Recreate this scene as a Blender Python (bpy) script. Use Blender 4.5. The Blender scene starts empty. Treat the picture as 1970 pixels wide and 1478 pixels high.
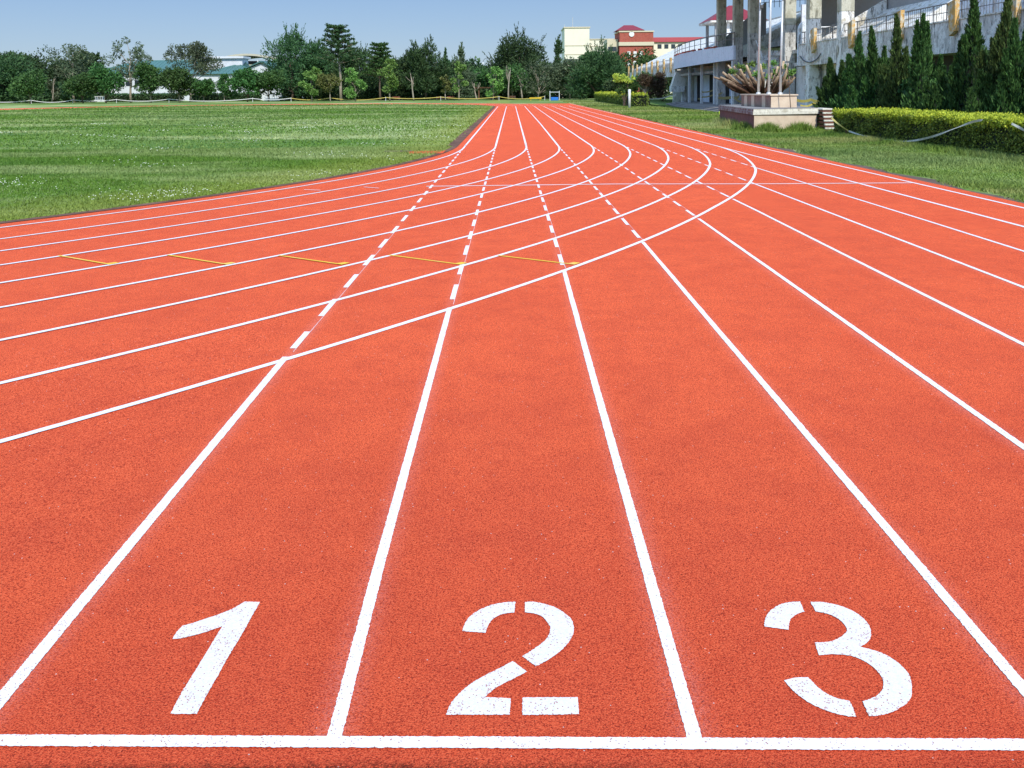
import bpy, math, random
import numpy as np
from mathutils import Vector, Matrix
R = math.radians
random.seed(7)
SC = bpy.context.scene
COL = SC.collection

# ------------------------------------------------------------------ camera
F_PX, PIT, ROL, YAW, CAMH = 1713.504, math.radians(4), -0.00827, -0.00224, 2.15563
PCX, PCY = 981.320, 294.047      # optical centre in the photo (it is a crop of a wider frame)
CP = Vector((.00125, -.55978, CAMH+.015))   # the surveyed height is above the painted surface
cp, sp, cy_, sy_, cr, sr = math.cos(PIT), math.sin(PIT), math.cos(YAW), math.sin(YAW), math.cos(ROL), math.sin(ROL)
R0 = Vector((cy_, -sy_, 0)); U0 = Vector((sp*sy_, sp*cy_, cp)); FW = Vector((cp*sy_, cp*cy_, -sp))
RT = cr*R0 + sr*U0; UP = -sr*R0 + cr*U0
cam = bpy.data.cameras.new('camera'); cam.sensor_width = 36; cam.lens = F_PX/1970*36
cam.clip_start = .05; cam.clip_end = 6000
co = bpy.data.objects.new('camera', cam); COL.objects.link(co)
M4 = Matrix.Identity(4)
for i in range(3):
    M4[i][0] = RT[i]; M4[i][1] = UP[i]; M4[i][2] = -FW[i]
M4[0][3], M4[1][3], M4[2][3] = CP
cam.shift_x = (985-PCX)/1970; cam.shift_y = -(739-PCY)/1970
co.matrix_world = M4
SC.camera = co

def at(px, py, Y):
    """site survey helper: the point at distance Y down the straight seen at photo position px, py"""
    d = RT*((px-PCX)/F_PX) + UP*((PCY-py)/F_PX) + FW
    return CP + d*((Y-CP.y)/d.y)
def depth(Y): return (Y-CP.y)*cp + CAMH*sp
def atx(px, py, X):
    d = RT*((px-PCX)/F_PX) + UP*((PCY-py)/F_PX) + FW
    return CP + d*((X-CP.x)/d.x)

# ------------------------------------------------------------------ object helpers
def tag(o, label=None, cat=None, group=None, kind=None):
    if label: o['label'] = label
    if cat: o['category'] = cat
    if group: o['group'] = group
    if kind: o['kind'] = kind
    return o
def link(name, me, mats=None, parent=None):
    o = bpy.data.objects.new(name, me); COL.objects.link(o)
    if mats is not None:
        for m in (mats if isinstance(mats, (list, tuple)) else [mats]): me.materials.append(m)
    if parent is not None:
        o.parent = parent
    return o
def empty(name, loc=(0, 0, 0), rz=0, **k):
    o = bpy.data.objects.new(name, None); COL.objects.link(o); o.empty_display_size = .3
    o.location = loc; o.rotation_euler = (0, 0, rz); tag(o, **k); return o

class MB:
    def __init__(s): s.v = []; s.f = []; s.mi = []
    def add(s, vs, fs, mi=0):
        b = len(s.v); s.v += [tuple(v) for v in vs]; s.f += [tuple(b+i for i in f) for f in fs]; s.mi += [mi]*len(fs); return s
    def box(s, x0, x1, y0, y1, z0, z1, mi=0):
        vs = [(x0,y0,z0),(x1,y0,z0),(x1,y1,z0),(x0,y1,z0),(x0,y0,z1),(x1,y0,z1),(x1,y1,z1),(x0,y1,z1)]
        return s.add(vs, [(3,2,1,0),(4,5,6,7),(0,1,5,4),(1,2,6,5),(2,3,7,6),(3,0,4,7)], mi)
    def bevbox(s, x0, x1, y0, y1, z0, z1, b=.02, mi=0):
        # box with chamfered vertical and top edges
        vs = []
        for (z, e) in ((z0, 0), (z1-b, 0), (z1, b)):
            for (x, y) in ((x0+b+e, y0+e), (x1-b-e, y0+e), (x1-e, y0+b+e), (x1-e, y1-b-e), (x1-b-e, y1-e), (x0+b+e, y1-e), (x0+e, y1-b-e), (x0+e, y0+b+e)):
                vs.append((x, y, z))
        fs = [tuple(range(7, -1, -1)), tuple(range(16, 24))]
        for k in range(2):
            for i in range(8):
                j = (i+1) % 8; fs.append((k*8+i, k*8+j, k*8+8+j, k*8+8+i))
        return s.add(vs, fs, mi)
    def prism(s, pts, axis, a0, a1, mi=0):
        # pts in the other two axes (ccw), extruded along axis 'x','y','z'
        n = len(pts)
        def mk(p, a):
            return {'x': (a, p[0], p[1]), 'y': (p[0], a, p[1]), 'z': (p[0], p[1], a)}[axis]
        vs = [mk(p, a0) for p in pts]+[mk(p, a1) for p in pts]
        fs = [tuple(range(n-1, -1, -1)), tuple(range(n, 2*n))]+[(i, (i+1) % n, n+(i+1) % n, n+i) for i in range(n)]
        return s.add(vs, fs, mi)
    def tube(s, pts, rads, n=8, mi=0, cap=True):
        pts = [Vector(p) for p in pts]
        if not isinstance(rads, (list, tuple)): rads = [rads]*len(pts)
        b = len(s.v); ref = None
        for i, p in enumerate(pts):
            t = (pts[min(i+1, len(pts)-1)]-pts[max(i-1, 0)])
            t = t.normalized() if t.length > 1e-9 else Vector((0, 0, 1))
            if ref is None: ref = Vector((1, 0, 0)) if abs(t.x) < .8 else Vector((0, 1, 0))
            a = (ref - t*ref.dot(t)).normalized(); c = t.cross(a); ref = a
            for k in range(n):
                th = 2*math.pi*k/n; q = p+(a*math.cos(th)+c*math.sin(th))*rads[i]; s.v.append(tuple(q))
        for i in range(len(pts)-1):
            for k in range(n):
                j = (k+1) % n; s.f.append((b+i*n+k, b+i*n+j, b+(i+1)*n+j, b+(i+1)*n+k)); s.mi.append(mi)
        if cap:
            s.f.append(tuple(b+k for k in range(n-1, -1, -1))); s.mi.append(mi)
            e = b+(len(pts)-1)*n; s.f.append(tuple(e+k for k in range(n))); s.mi.append(mi)
        return s
    def ribbon(s, pts, w, up=(0, 0, 1), mi=0):
        up = Vector(up)*w/2; b = len(s.v)
        for p in pts:
            p = Vector(p); s.v += [tuple(p-up), tuple(p+up)]
        for i in range(len(pts)-1):
            s.f.append((b+2*i, b+2*i+2, b+2*i+3, b+2*i+1)); s.mi.append(mi)
        return s
    def build(s, name, mats, parent=None, smooth=False):
        me = bpy.data.meshes.new(name); me.from_pydata(s.v, [], s.f)
        if any(s.mi): me.polygons.foreach_set('material_index', s.mi)
        if smooth: me.polygons.foreach_set('use_smooth', [True]*len(s.f))
        me.update()
        return link(name, me, mats, parent)

def quads_mesh(name, V, mats, parent=None, mi=None):
    """V: (N,4,3) array of quads -> one mesh, fast"""
    n = len(V); me = bpy.data.meshes.new(name)
    me.vertices.add(n*4); me.vertices.foreach_set('co', V.astype(np.float32).ravel())
    me.loops.add(n*4); me.loops.foreach_set('vertex_index', np.arange(n*4, dtype=np.int32))
    me.polygons.add(n); me.polygons.foreach_set('loop_start', np.arange(0, n*4, 4, dtype=np.int32))
    try: me.polygons.foreach_set('loop_total', np.full(n, 4, dtype=np.int32))
    except Exception: pass
    if mi is not None: me.polygons.foreach_set('material_index', mi.astype(np.int32))
    me.update(calc_edges=True)
    return link(name, me, mats, parent)
def tris_mesh(name, V, mats, parent=None, mi=None):
    n = len(V); me = bpy.data.meshes.new(name)
    me.vertices.add(n*3); me.vertices.foreach_set('co', V.astype(np.float32).ravel())
    me.loops.add(n*3); me.loops.foreach_set('vertex_index', np.arange(n*3, dtype=np.int32))
    me.polygons.add(n); me.polygons.foreach_set('loop_start', np.arange(0, n*3, 3, dtype=np.int32))
    try: me.polygons.foreach_set('loop_total', np.full(n, 3, dtype=np.int32))
    except Exception: pass
    if mi is not None: me.polygons.foreach_set('material_index', mi.astype(np.int32))
    me.update(calc_edges=True)
    return link(name, me, mats, parent)

# ------------------------------------------------------------------ material helpers
class NT:
    def __init__(s, name, rough=.8, spec=.3):
        s.m = bpy.data.materials.new(name); s.m.use_nodes = True
        s.t = s.m.node_tree; s.b = s.t.nodes['Principled BSDF']
        s.b.inputs['Roughness'].default_value = rough
        s.b.inputs['Specular IOR Level'].default_value = spec
    def n(s, typ, **k):
        o = s.t.nodes.new(typ)
        for a, b in k.items():
            setattr(o, a, b)
        return o
    def l(s, a, b): s.t.links.new(a, b)
    def set(s, sock, v):
        if hasattr(v, 'links') or hasattr(v, 'is_linked'): s.l(v, sock)
        else: sock.default_value = v
    def geo(s): return s.n('ShaderNodeNewGeometry').outputs['Position']
    def objc(s): return s.n('ShaderNodeTexCoord').outputs['Object']
    def mapp(s, v, scale=(1, 1, 1), rot=(0, 0, 0)):
        m = s.n('ShaderNodeMapping'); s.l(v, m.inputs[0]); m.inputs['Scale'].default_value = scale; m.inputs['Rotation'].default_value = rot; return m.outputs[0]
    def noise(s, v, scale, detail=3, rough=.5, dist=0):
        m = s.n('ShaderNodeTexNoise'); s.l(v, m.inputs['Vector']); m.inputs['Scale'].default_value = scale
        m.inputs['Detail'].default_value = detail; m.inputs['Roughness'].default_value = rough; m.inputs['Distortion'].default_value = dist
        return m.outputs['Fac']
    def ramp(s, f, a, b, ca=0., cb=1.):
        m = s.n('ShaderNodeMapRange'); s.l(f, m.inputs[0]); m.inputs[1].default_value = a; m.inputs[2].default_value = b
        m.inputs[3].default_value = ca; m.inputs[4].default_value = cb; m.clamp = True
        return m.outputs[0]
    def math(s, op, a, b=0.):
        m = s.n('ShaderNodeMath', operation=op); s.set(m.inputs[0], a); s.set(m.inputs[1], b); return m.outputs[0]
    def mix(s, f, a, b, mode='MIX'):
        m = s.n('ShaderNodeMix', data_type='RGBA', blend_type=mode)
        s.set(m.inputs[0], f)
        for sock, v in ((m.inputs[6], a), (m.inputs[7], b)):
            if isinstance(v, (tuple, list)): sock.default_value = (v[0], v[1], v[2], 1)
            else: s.l(v, sock)
        return m.outputs[2]
    def color(s, c):
        if isinstance(c, (tuple, list)): s.b.inputs['Base Color'].default_value = (c[0], c[1], c[2], 1)
        else: s.l(c, s.b.inputs['Base Color'])
    def bump(s, h, strength=.5, dist=.01):
        m = s.n('ShaderNodeBump'); s.l(h, m.inputs['Height']); m.inputs['Strength'].default_value = strength; m.inputs['Distance'].default_value = dist
        s.l(m.outputs[0], s.b.inputs['Normal'])
    def sep(s, v):
        m = s.n('ShaderNodeSeparateXYZ'); s.l(v, m.inputs[0]); return m.outputs

def mottled(name, a, b, scale=3., rough=.85, fine=None, spec=.2, bump=0.):
    t = NT(name, rough, spec); g = t.geo()
    if 'rubber' in name: t.b.inputs['Roughness'].default_value = 1; t.b.inputs['Specular IOR Level'].default_value = .0
    c = t.mix(t.ramp(t.noise(g, scale, 5, .6), .35, .65), a, b)
    if fine:
        c = t.mix(t.ramp(t.noise(g, fine, 3), .3, .7, .0, .5), c, tuple(x*.55 for x in a))
    t.color(c)
    if bump: t.bump(t.noise(g, fine or scale*6, 4), bump, .01)
    return t.m

TRK_X0, LW, BR, Y0, Y1 = -1.83966, 1.22, 35.19, 34.49, 119.0
CX = TRK_X0 - BR

def track_material():
    t = NT('polyurethane_track', .95, .06); g = t.geo(); x, y, z = t.sep(g)
    base = (.88, .138, .048)
    c = t.mix(t.ramp(t.noise(g, .45, 4, .6), .3, .7), base, (.78, .110, .040))
    c = t.mix(t.ramp(t.noise(g, 2.6, 5, .7), .42, .75, 0, .50), c, (.50, .056, .028))
    c = t.mix(t.ramp(t.noise(t.mapp(g, (1.6, .22, 1)), .9, 5, .65), .50, .72, 0, .35), c, (.66, .094, .036))
    c = t.mix(t.ramp(t.noise(g, 7, 5, .75), .60, .74, 0, .5), c, (.38, .045, .026))
    # granules: light and dark rubber crumbs
    gr = t.noise(g, 150, 3, .7)
    c = t.mix(t.ramp(gr, .50, .61, 0, 1.), c, (.25, .026, .014))
    c = t.mix(t.ramp(gr, .47, .34, 0, .75), c, (.98, .23, .10))
    vor = t.n('ShaderNodeTexVoronoi'); t.l(g, vor.inputs['Vector']); vor.inputs['Scale'].default_value = 210
    wn = t.n('ShaderNodeTexWhiteNoise'); t.l(vor.outputs['Position'], wn.inputs['Vector'])
    c = t.mix(t.math('GREATER_THAN', wn.outputs['Value'], .986), c, (.12, .015, .01))
    # loose white paint flecks
    vo2 = t.n('ShaderNodeTexVoronoi'); t.l(g, vo2.inputs['Vector']); vo2.inputs['Scale'].default_value = 34
    w2 = t.n('ShaderNodeTexWhiteNoise'); t.l(vo2.outputs['Position'], w2.inputs['Vector'])
    fl = t.math('MULTIPLY', t.math('LESS_THAN', vo2.outputs['Distance'], .10), t.math('GREATER_THAN', w2.outputs['Value'], .86))
    c = t.mix(fl, c, (.85, .70, .62))
    # darker red towards the start line, fading out unevenly
    gd = t.math('ADD', y, t.math('MULTIPLY', t.noise(g, .8, 4, .6), 3.))
    c = t.mix(t.ramp(gd, 3.2, 8.0, .44, 0), c, (.36, .034, .018))
    # overspray beside the straight lane lines (real paint dust)
    m = t.math('FLOORED_MODULO', t.math('SUBTRACT', x, TRK_X0-LW/2), LW)
    d = t.math('ABSOLUTE', t.math('SUBTRACT', m, LW/2))
    near = t.math('MULTIPLY', t.ramp(d, .025, .13, 1, 0), t.math('MULTIPLY', t.ramp(y, 6, 26, 1, 0), t.math('GREATER_THAN', y, 2.26)))
    near = t.math('MULTIPLY', near, t.ramp(x, TRK_X0-.15, TRK_X0-.14, 0, 1))
    sp_ = t.math('MULTIPLY', t.math('MULTIPLY', near, near), t.ramp(t.noise(g, 110, 2), .35, .6))
    c = t.mix(t.math('MULTIPLY', sp_, .17), c, (.92, .45, .40))
    # ragged shadow edge painted into the colour in front of the start line
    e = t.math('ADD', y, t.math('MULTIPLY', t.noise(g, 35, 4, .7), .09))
    shd = t.math('MULTIPLY', t.ramp(e, 2.225, 2.185, 0, 1), t.ramp(t.noise(g, 120, 3, .7), .42, .5))
    shd = t.math('MULTIPLY', shd, t.ramp(x, -.3, .8, .80, .2))
    c = t.mix(shd, c, (.05, .012, .008))
    t.color(c)
    h = t.math('ADD', gr, t.math('MULTIPLY', vor.outputs['Distance'], .5))
    t.bump(h, 1.0, .006)
    return t.m

def paint_material(name, col, hole=(.40, .20, .16), holes=.60):
    t = NT(name, .6, .35); g = t.geo()
    c = t.mix(t.ramp(t.noise(g, 90, 4, .75), .42, .62, 0, .5), col, tuple(v*.74 for v in col))
    c = t.mix(t.ramp(t.noise(g, 2.2, 4, .7), .50, .75, 0, .28), c, (.78, .55, .50))
    vor = t.n('ShaderNodeTexVoronoi'); t.l(g, vor.inputs['Vector']); vor.inputs['Scale'].default_value = 170
    wn = t.n('ShaderNodeTexWhiteNoise'); t.l(vor.outputs['Position'], wn.inputs['Vector'])
    dens = t.ramp(t.noise(g, 9, 3, .6), .42, .68, *((.95, .74) if holes == 1 else (.985, .86)))
    hf = t.math('MULTIPLY', t.math('GREATER_THAN', wn.outputs['Value'], dens), t.math('LESS_THAN', vor.outputs['Distance'], .55))
    c = t.mix(hf, c, hole)
    t.color(c)
    t.bump(t.noise(g, 150, 3, .7), .5, .003)
    return t.m

def grass_ground():
    t = NT('turf_ground', .95, .1); g = t.geo()
    c = t.mix(t.ramp(t.noise(g, .12, 5, .6, .4), .38, .62), (.085, .170, .026), (.165, .250, .050))
    c = t.mix(t.ramp(t.noise(t.mapp(g, (.30, 1, 1)), .16, 4, .65), .52, .72, 0, .85), c, (.34, .38, .17))
    c = t.mix(t.ramp(t.noise(t.mapp(g, (.75, 1, 1), (0, 0, .35)), .055, 5, .65), .49, .58, 0, .75), c, (.42, .46, .20))
    c = t.mix(t.ramp(t.noise(t.mapp(g, (.9, 1, 1), (0, 0, .6)), .085, 5, .68), .50, .64, 0, .6), c, (.035, .105, .016))
    c = t.mix(t.ramp(t.noise(g, 3.5, 4, .7), .45, .75, 0, .5), c, (.045, .105, .018))
    c = t.mix(t.ramp(t.noise(g, 14, 4, .7), .5, .75, 0, .5), c, (.16, .21, .07))
    xx_, yy_, zz_ = t.sep(g); ddx = t.math('SUBTRACT', xx_, CX); ddy = t.math('MINIMUM', t.math('SUBTRACT', yy_, Y0), 0.)
    rr_ = t.math('SQRT', t.math('ADD', t.math('MULTIPLY', ddx, ddx), t.math('MULTIPLY', ddy, ddy)))
    rr_ = t.math('ADD', rr_, t.math('MULTIPLY', t.noise(g, .8, 4, .7), 2.4))
    kd = t.math('MULTIPLY', t.ramp(rr_, BR-2.6, BR-.3), t.math('LESS_THAN', rr_, BR+2.6))
    c = t.mix(t.math('MULTIPLY', kd, .42), c, (.26, .28, .05))
    t.color(c); t.bump(t.noise(g, 12, 4, .8), .8, .05)
    return t.m

def blade_mat(name, a, b, dry, scale=.25):
    t = NT(name, .7, .2); g = t.geo()
    ri = t.n('ShaderNodeNewGeometry').outputs['Random Per Island']
    c = t.mix(ri, a, b)
    c = t.mix(t.ramp(t.noise(t.mapp(g, (.30, 1, 1)), .16, 4, .65), .48, .66, 0, .7), c, dry)
    c = t.mix(t.ramp(t.noise(t.mapp(g, (.35, 1, 1)), .055, 4, .6), .50, .60, 0, .55), c, (.36, .40, .17))
    c = t.mix(t.ramp(t.noise(t.mapp(g, (.4, 1, 1), (0, 0, .6)), .10, 4, .65), .50, .64, 0, .6), c, (.035, .105, .016))
    c = t.mix(t.ramp(t.noise(g, .9, 4, .7), .45, .7, 0, .35), c, tuple(v*.5 for v in a))
    xx_, yy_, zz_ = t.sep(g); ddx = t.math('SUBTRACT', xx_, CX); ddy = t.math('MINIMUM', t.math('SUBTRACT', yy_, Y0), 0.)
    rr_ = t.math('SQRT', t.math('ADD', t.math('MULTIPLY', ddx, ddx), t.math('MULTIPLY', ddy, ddy)))
    rr_ = t.math('ADD', rr_, t.math('MULTIPLY', t.noise(g, .8, 4, .7), 2.4))
    kd = t.math('MULTIPLY', t.ramp(rr_, BR-2.6, BR-.3), t.math('LESS_THAN', rr_, BR+2.6))
    c = t.mix(t.math('MULTIPLY', kd, .42), c, (.26, .28, .05))
    t.color(c)
    return t.m

def leaf_mat(name, a, b, tint=None, sc=.6, trans=.12):
    vary = 'hedge' not in name
    t = NT(name, .62, .18); g = t.geo()
    ri = t.n('ShaderNodeNewGeometry').outputs['Random Per Island']
    c = t.mix(ri, a, b)
    c = t.mix(t.ramp(t.noise(g, sc, 3, .6), .4, .65, 0, .6), c, tint or tuple(v*.55 for v in a))
    rnd = t.n('ShaderNodeObjectInfo').outputs['Random']
    hs = t.n('ShaderNodeHueSaturation'); t.l(t.ramp(rnd, 0, 1, .485, .525), hs.inputs['Hue']); t.l(t.ramp(rnd, 0, 1, *((.72, 1.22) if vary else (1.0, 1.05))), hs.inputs['Value']); t.l(c, hs.inputs['Color']); hs.inputs['Saturation'].default_value = .93
    c = hs.outputs[0]
    t.color(c)
    if trans:
        tr = t.n('ShaderNodeBsdfTranslucent'); t.l(c, tr.inputs['Color'])
        mx = t.n('ShaderNodeMixShader'); mx.inputs[0].default_value = trans
        out = t.t.nodes['Material Output']
        t.l(t.b.outputs[0], mx.inputs[1]); t.l(tr.outputs[0], mx.inputs[2]); t.l(mx.outputs[0], out.inputs[0])
    return t.m

def weathered(name, paint, conc, stain=(.03, .03, .028), amount=.5, vs=1.0, streak=.6):
    """old painted concrete: paint flaked to bare cement, black algae streaks running down"""
    t = NT(name, .9, .15); g = t.geo()
    n1 = t.noise(g, 1.1*vs, 6, .7, .3)
    c = t.mix(t.ramp(n1, .62-amount*.3, .68-amount*.3+.04), paint, conc)
    n2 = t.noise(t.mapp(g, (2.2, 2.2, .45)), 2.0*vs, 6, .75)
    c = t.mix(t.ramp(n2, .545, .60, 0, min(1, streak*1.15)), c, stain)
    n3 = t.noise(g, 3.2*vs, 6, .8)
    c = t.mix(t.ramp(n3, .56, .61, 0, streak), c, tuple(v*.42 for v in conc))
    c = t.mix(t.ramp(t.noise(g, 14*vs, 4, .7), .35, .7, 0, .35), c, tuple(v*.6 for v in conc))
    t.color(c); t.bump(n1, .4, .03)
    return t.m

def plain(name, c, rough=.6, metal=0., spec=.4, dirt=.25, sc=4.):
    t = NT(name, rough, spec); g = t.geo()
    t.color(t.mix(t.ramp(t.noise(g, sc, 5, .65), .4, .75, 0, dirt), c, tuple(v*.45 for v in c)))
    t.b.inputs['Metallic'].default_value = metal
    return t.m

def brick_mat(name, a, b, mortar, sx=4., zoff=0):
    t = NT(name, .9, .15); g = t.geo(); x, y, z = t.sep(g)
    cmb = t.n('ShaderNodeCombineXYZ'); t.l(t.math('ADD', x, y), cmb.inputs[0]); t.l(z, cmb.inputs[1])
    br = t.n('ShaderNodeTexBrick'); t.l(cmb.outputs[0], br.inputs['Vector']); br.inputs['Scale'].default_value = sx
    for i, c in ((1, a), (2, b), (3, mortar)): br.inputs[i].default_value = (*c, 1)
    br.inputs['Mortar Size'].default_value = .012
    c = t.mix(t.ramp(t.noise(g, 1.5, 5, .7), .45, .7, 0, .5), br.outputs[0], tuple(v*.55 for v in b))
    t.color(c); return t.m

MT = dict(
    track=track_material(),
    white=paint_material('white_line_paint', (.75, .745, .74)),
    stencil=paint_material('stencil_paint', (.70, .665, .645), holes=1),
    yellow=paint_material('yellow_line_paint', (.80, .48, .015), hole=(.6, .2, .05)),
    ground=grass_ground(),
    kerb=mottled('drain_cover_rubber', (.22, .125, .095), (.095, .060, .048), 1.0, fine=30, bump=.4),
    dirt=mottled('bare_soil', (.17, .115, .08), (.085, .06, .045), 2.5, fine=24, bump=.5),
    blade=blade_mat('grass_blades', (.056, .142, .012), (.128, .222, .026), (.44, .48, .22)),
    blade2=blade_mat('verge_grass_blades', (.085, .165, .020), (.200, .280, .045), (.40, .36, .14)),
    clover=plain('clover_flower', (.60, .62, .46), .7, dirt=0),
    bark=mottled('tree_bark', (.16, .115, .085), (.08, .06, .045), 6, fine=30),
    palebark=mottled('pale_tree_bark', (.42, .36, .28), (.25, .20, .15), 3, fine=20),
    greybark=mottled('grey_tree_bark', (.26, .23, .19), (.14, .12, .10), 4, fine=20),
    darkleaf=leaf_mat('dark_evergreen_leaves', (.030, .078, .024), (.085, .155, .045)),
    midleaf=leaf_mat('broad_leaves', (.038, .105, .022), (.098, .195, .040)),
    lightleaf=leaf_mat('young_light_leaves', (.12, .25, .040), (.24, .38, .07)),
    greyleaf=leaf_mat('grey_green_leaves', (.075, .115, .055), (.150, .190, .090)),
    oliveleaf=leaf_mat('olive_leaves', (.12, .155, .03), (.21, .22, .06)),
    juniperleaf=leaf_mat('juniper_needles', (.014, .050, .011), (.100, .200, .036), sc=3.0, trans=.06),
    juniperold=leaf_mat('juniper_needles_olive', (.026, .052, .012), (.125, .170, .036), sc=3.0, trans=.06),
    hedgetop=leaf_mat('golden_hedge_shoots', (.34, .44, .008), (.56, .63, .015), tint=(.2, .32, .012), sc=2, trans=.2),
    hedgeside=leaf_mat('hedge_side_leaves', (.045, .100, .012), (.34, .43, .04), sc=4),
    brownleaf=leaf_mat('dry_brown_twigs', (.12, .070, .042), (.055, .034, .022), sc=2),
    yellowleaf=leaf_mat('yellow_leaves', (.42, .46, .04), (.62, .60, .07), tint=(.2, .3, .03), sc=2, trans=.2),
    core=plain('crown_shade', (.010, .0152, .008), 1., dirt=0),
    metal=plain('galvanised_steel', (.62, .62, .60), .38, .35, dirt=.35, sc=9),
    darkmetal=plain('dark_painted_iron', (.10, .10, .10), .5, .3),
    whitepost=plain('white_post_paint', (.74, .74, .72), .6, dirt=.35, sc=8),
)

# ------------------------------------------------------------------ world, sun
SUN_TO = Vector((.26, -.95, .98)).normalized()       # towards the sun: behind the camera, to the right
sun_el = math.asin(SUN_TO.z); sun_az = math.atan2(SUN_TO.x, SUN_TO.y)
w = bpy.data.worlds.new('World'); SC.world = w; w.use_nodes = True
wt = w.node_tree; bg = wt.nodes['Background']
sky = wt.nodes.new('ShaderNodeTexSky'); sky.sky_type = 'NISHITA'; sky.sun_disc = False
sky.sun_elevation = sun_el; sky.sun_rotation = sun_az
sky.air_density = 1.0; sky.dust_density = .35; sky.ozone_density = 4.0; sky.altitude = 0
mulc = wt.nodes.new('ShaderNodeMix'); mulc.data_type = 'RGBA'; mulc.blend_type = 'MULTIPLY'; mulc.inputs[0].default_value = 1
mulc.inputs[7].default_value = (.92, .98, 1.16, 1)
tcw = wt.nodes.new('ShaderNodeTexCoord'); spw = wt.nodes.new('ShaderNodeSeparateXYZ'); mrw = wt.nodes.new('ShaderNodeMapRange')
wt.links.new(tcw.outputs['Generated'], spw.inputs[0]); wt.links.new(spw.outputs[2], mrw.inputs[0])
_late = spw
mrw.inputs[1].default_value = .13; mrw.inputs[2].default_value = .5; mrw.inputs[3].default_value = 1.; mrw.inputs[4].default_value = 2.5
scw = wt.nodes.new('ShaderNodeVectorMath'); scw.operation = 'SCALE'; wt.links.new(mrw.outputs[0], scw.inputs[3])
hz = wt.nodes.new('ShaderNodeMix'); hz.data_type = 'RGBA'; hz.inputs[0].default_value = .55; 
cr_ = wt.nodes.new('ShaderNodeMix'); cr_.data_type = 'RGBA'; cr_.inputs[6].default_value = (6.2, 8.0, 9.9, 1); cr_.inputs[7].default_value = (4.0, 6.2, 9.6, 1)
mz_ = wt.nodes.new('ShaderNodeMapRange'); mz_.inputs[1].default_value = .0; mz_.inputs[2].default_value = .11
wt.links.new(_late.outputs[2], mz_.inputs[0]); wt.links.new(mz_.outputs[0], cr_.inputs[0]); wt.links.new(cr_.outputs[2], hz.inputs[7])
wt.links.new(sky.outputs[0], mulc.inputs[6]); wt.links.new(mulc.outputs[2], hz.inputs[6]); wt.links.new(hz.outputs[2], scw.inputs[0]); wt.links.new(scw.outputs[0], bg.inputs[0]); bg.inputs[1].default_value = .080
sl = bpy.data.lights.new('sun', 'SUN'); sl.energy = 4.4; sl.angle = R(.55); sl.color = (1, .955, .88)
so = bpy.data.objects.new('sun', sl); COL.objects.link(so)
so.rotation_euler = SUN_TO.to_track_quat('Z', 'Y').to_euler(); so.location = SUN_TO*60
SC.view_settings.view_transform = 'Standard'; SC.view_settings.look = 'None'
SC.view_settings.exposure = 0; SC.view_settings.gamma = 1
SC.cycles.max_bounces = 6; SC.cycles.transparent_max_bounces = 6

def struct(name, mb, mat, smooth=False):
    return tag(mb.build(name, mat, smooth=smooth), kind='structure')

# ------------------------------------------------------------------ ground + track
g = MB(); S = 3200
g.add([(-S, -400, 0), (S, -400, 0), (S, 2*S, 0), (-S, 2*S, 0)], [(0, 1, 2, 3)])
struct('ground', g, MT['ground'])

def arcpts(r, cyy, a0, a1, n):
    return [(CX+r*math.cos(a0+(a1-a0)*i/n), cyy+r*math.sin(a0+(a1-a0)*i/n)) for i in range(n+1)]
def annulus(mb, r0, r1, cyy, a0, a1, n, z):
    A = arcpts(r0, cyy, a0, a1, n); B = arcpts(r1, cyy, a0, a1, n); b = len(mb.v)
    for p, q in zip(A, B): mb.v += [(*p, z), (*q, z)]
    for i in range(n):
        f = (b+2*i, b+2*i+1, b+2*i+3, b+2*i+2)
        mb.f.append(f if a1 > a0 else f[::-1]); mb.mi.append(0)
t = MB(); XR = TRK_X0+9*LW+.30
t.add([(TRK_X0-.27, -12, .012), (XR, -12, .012), (XR, 143, .012), (TRK_X0-.27, 143, .012)], [(0, 1, 2, 3)])
t.add([(TRK_X0-.27, -12, .010), (TRK_X0-.27, Y0-26, .010), (-9, 2.2, .010), (-16, -12, .010)], [(0, 1, 2, 3)])
annulus(t, BR-.27, BR+8*LW+.25, Y0, 0, -math.pi, 160, .008)
annulus(t, BR-.27, BR+8*LW+.25, Y1, 0, math.pi, 120, .008)
xl = CX-BR-8*LW-.25
t.add([(xl, Y0, .008), (CX-BR+.27, Y0, .008), (CX-BR+.27, Y1, .008), (xl, Y1, .008)], [(0, 1, 2, 3)])
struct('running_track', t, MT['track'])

k = MB()
k.add([(TRK_X0-.72, Y0, .018), (TRK_X0-.275, Y0, .018), (TRK_X0-.275, Y1, .018), (TRK_X0-.72, Y1, .018)], [(0, 1, 2, 3)])
annulus(k, BR-.52, BR-.275, Y0, 0, -math.pi, 160, .016)
annulus(k, BR-.70, BR-.275, Y1, 0, math.pi, 100, .016)
struct('drain_strip', k, MT['kerb'])
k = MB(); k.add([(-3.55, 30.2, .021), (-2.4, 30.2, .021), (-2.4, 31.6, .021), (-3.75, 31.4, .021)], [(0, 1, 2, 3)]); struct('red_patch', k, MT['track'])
k = MB(); k.box(-4.6, -3.6, 31.2, 31.7, 0, .03); struct('drain_cover', k, MT['dirt'])
k = MB(); n = 90
for i in range(n):
    ya, yb = 8+i*1.0, 9+i*1.0
    wa = .26+.16*math.sin(i*1.7)+.1*math.sin(i*.6); wb = .26+.16*math.sin((i+1)*1.7)+.1*math.sin((i+1)*.6)
    if i > 35: wa *= .55
    if i >= 35: wb *= .55
    k.add([(XR, ya, .006), (XR+wa, ya, .006), (XR+wb, yb, .006), (XR, yb, .006)], [(0, 1, 2, 3)])
struct('soil_edge', k, MT['dirt'])

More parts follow.
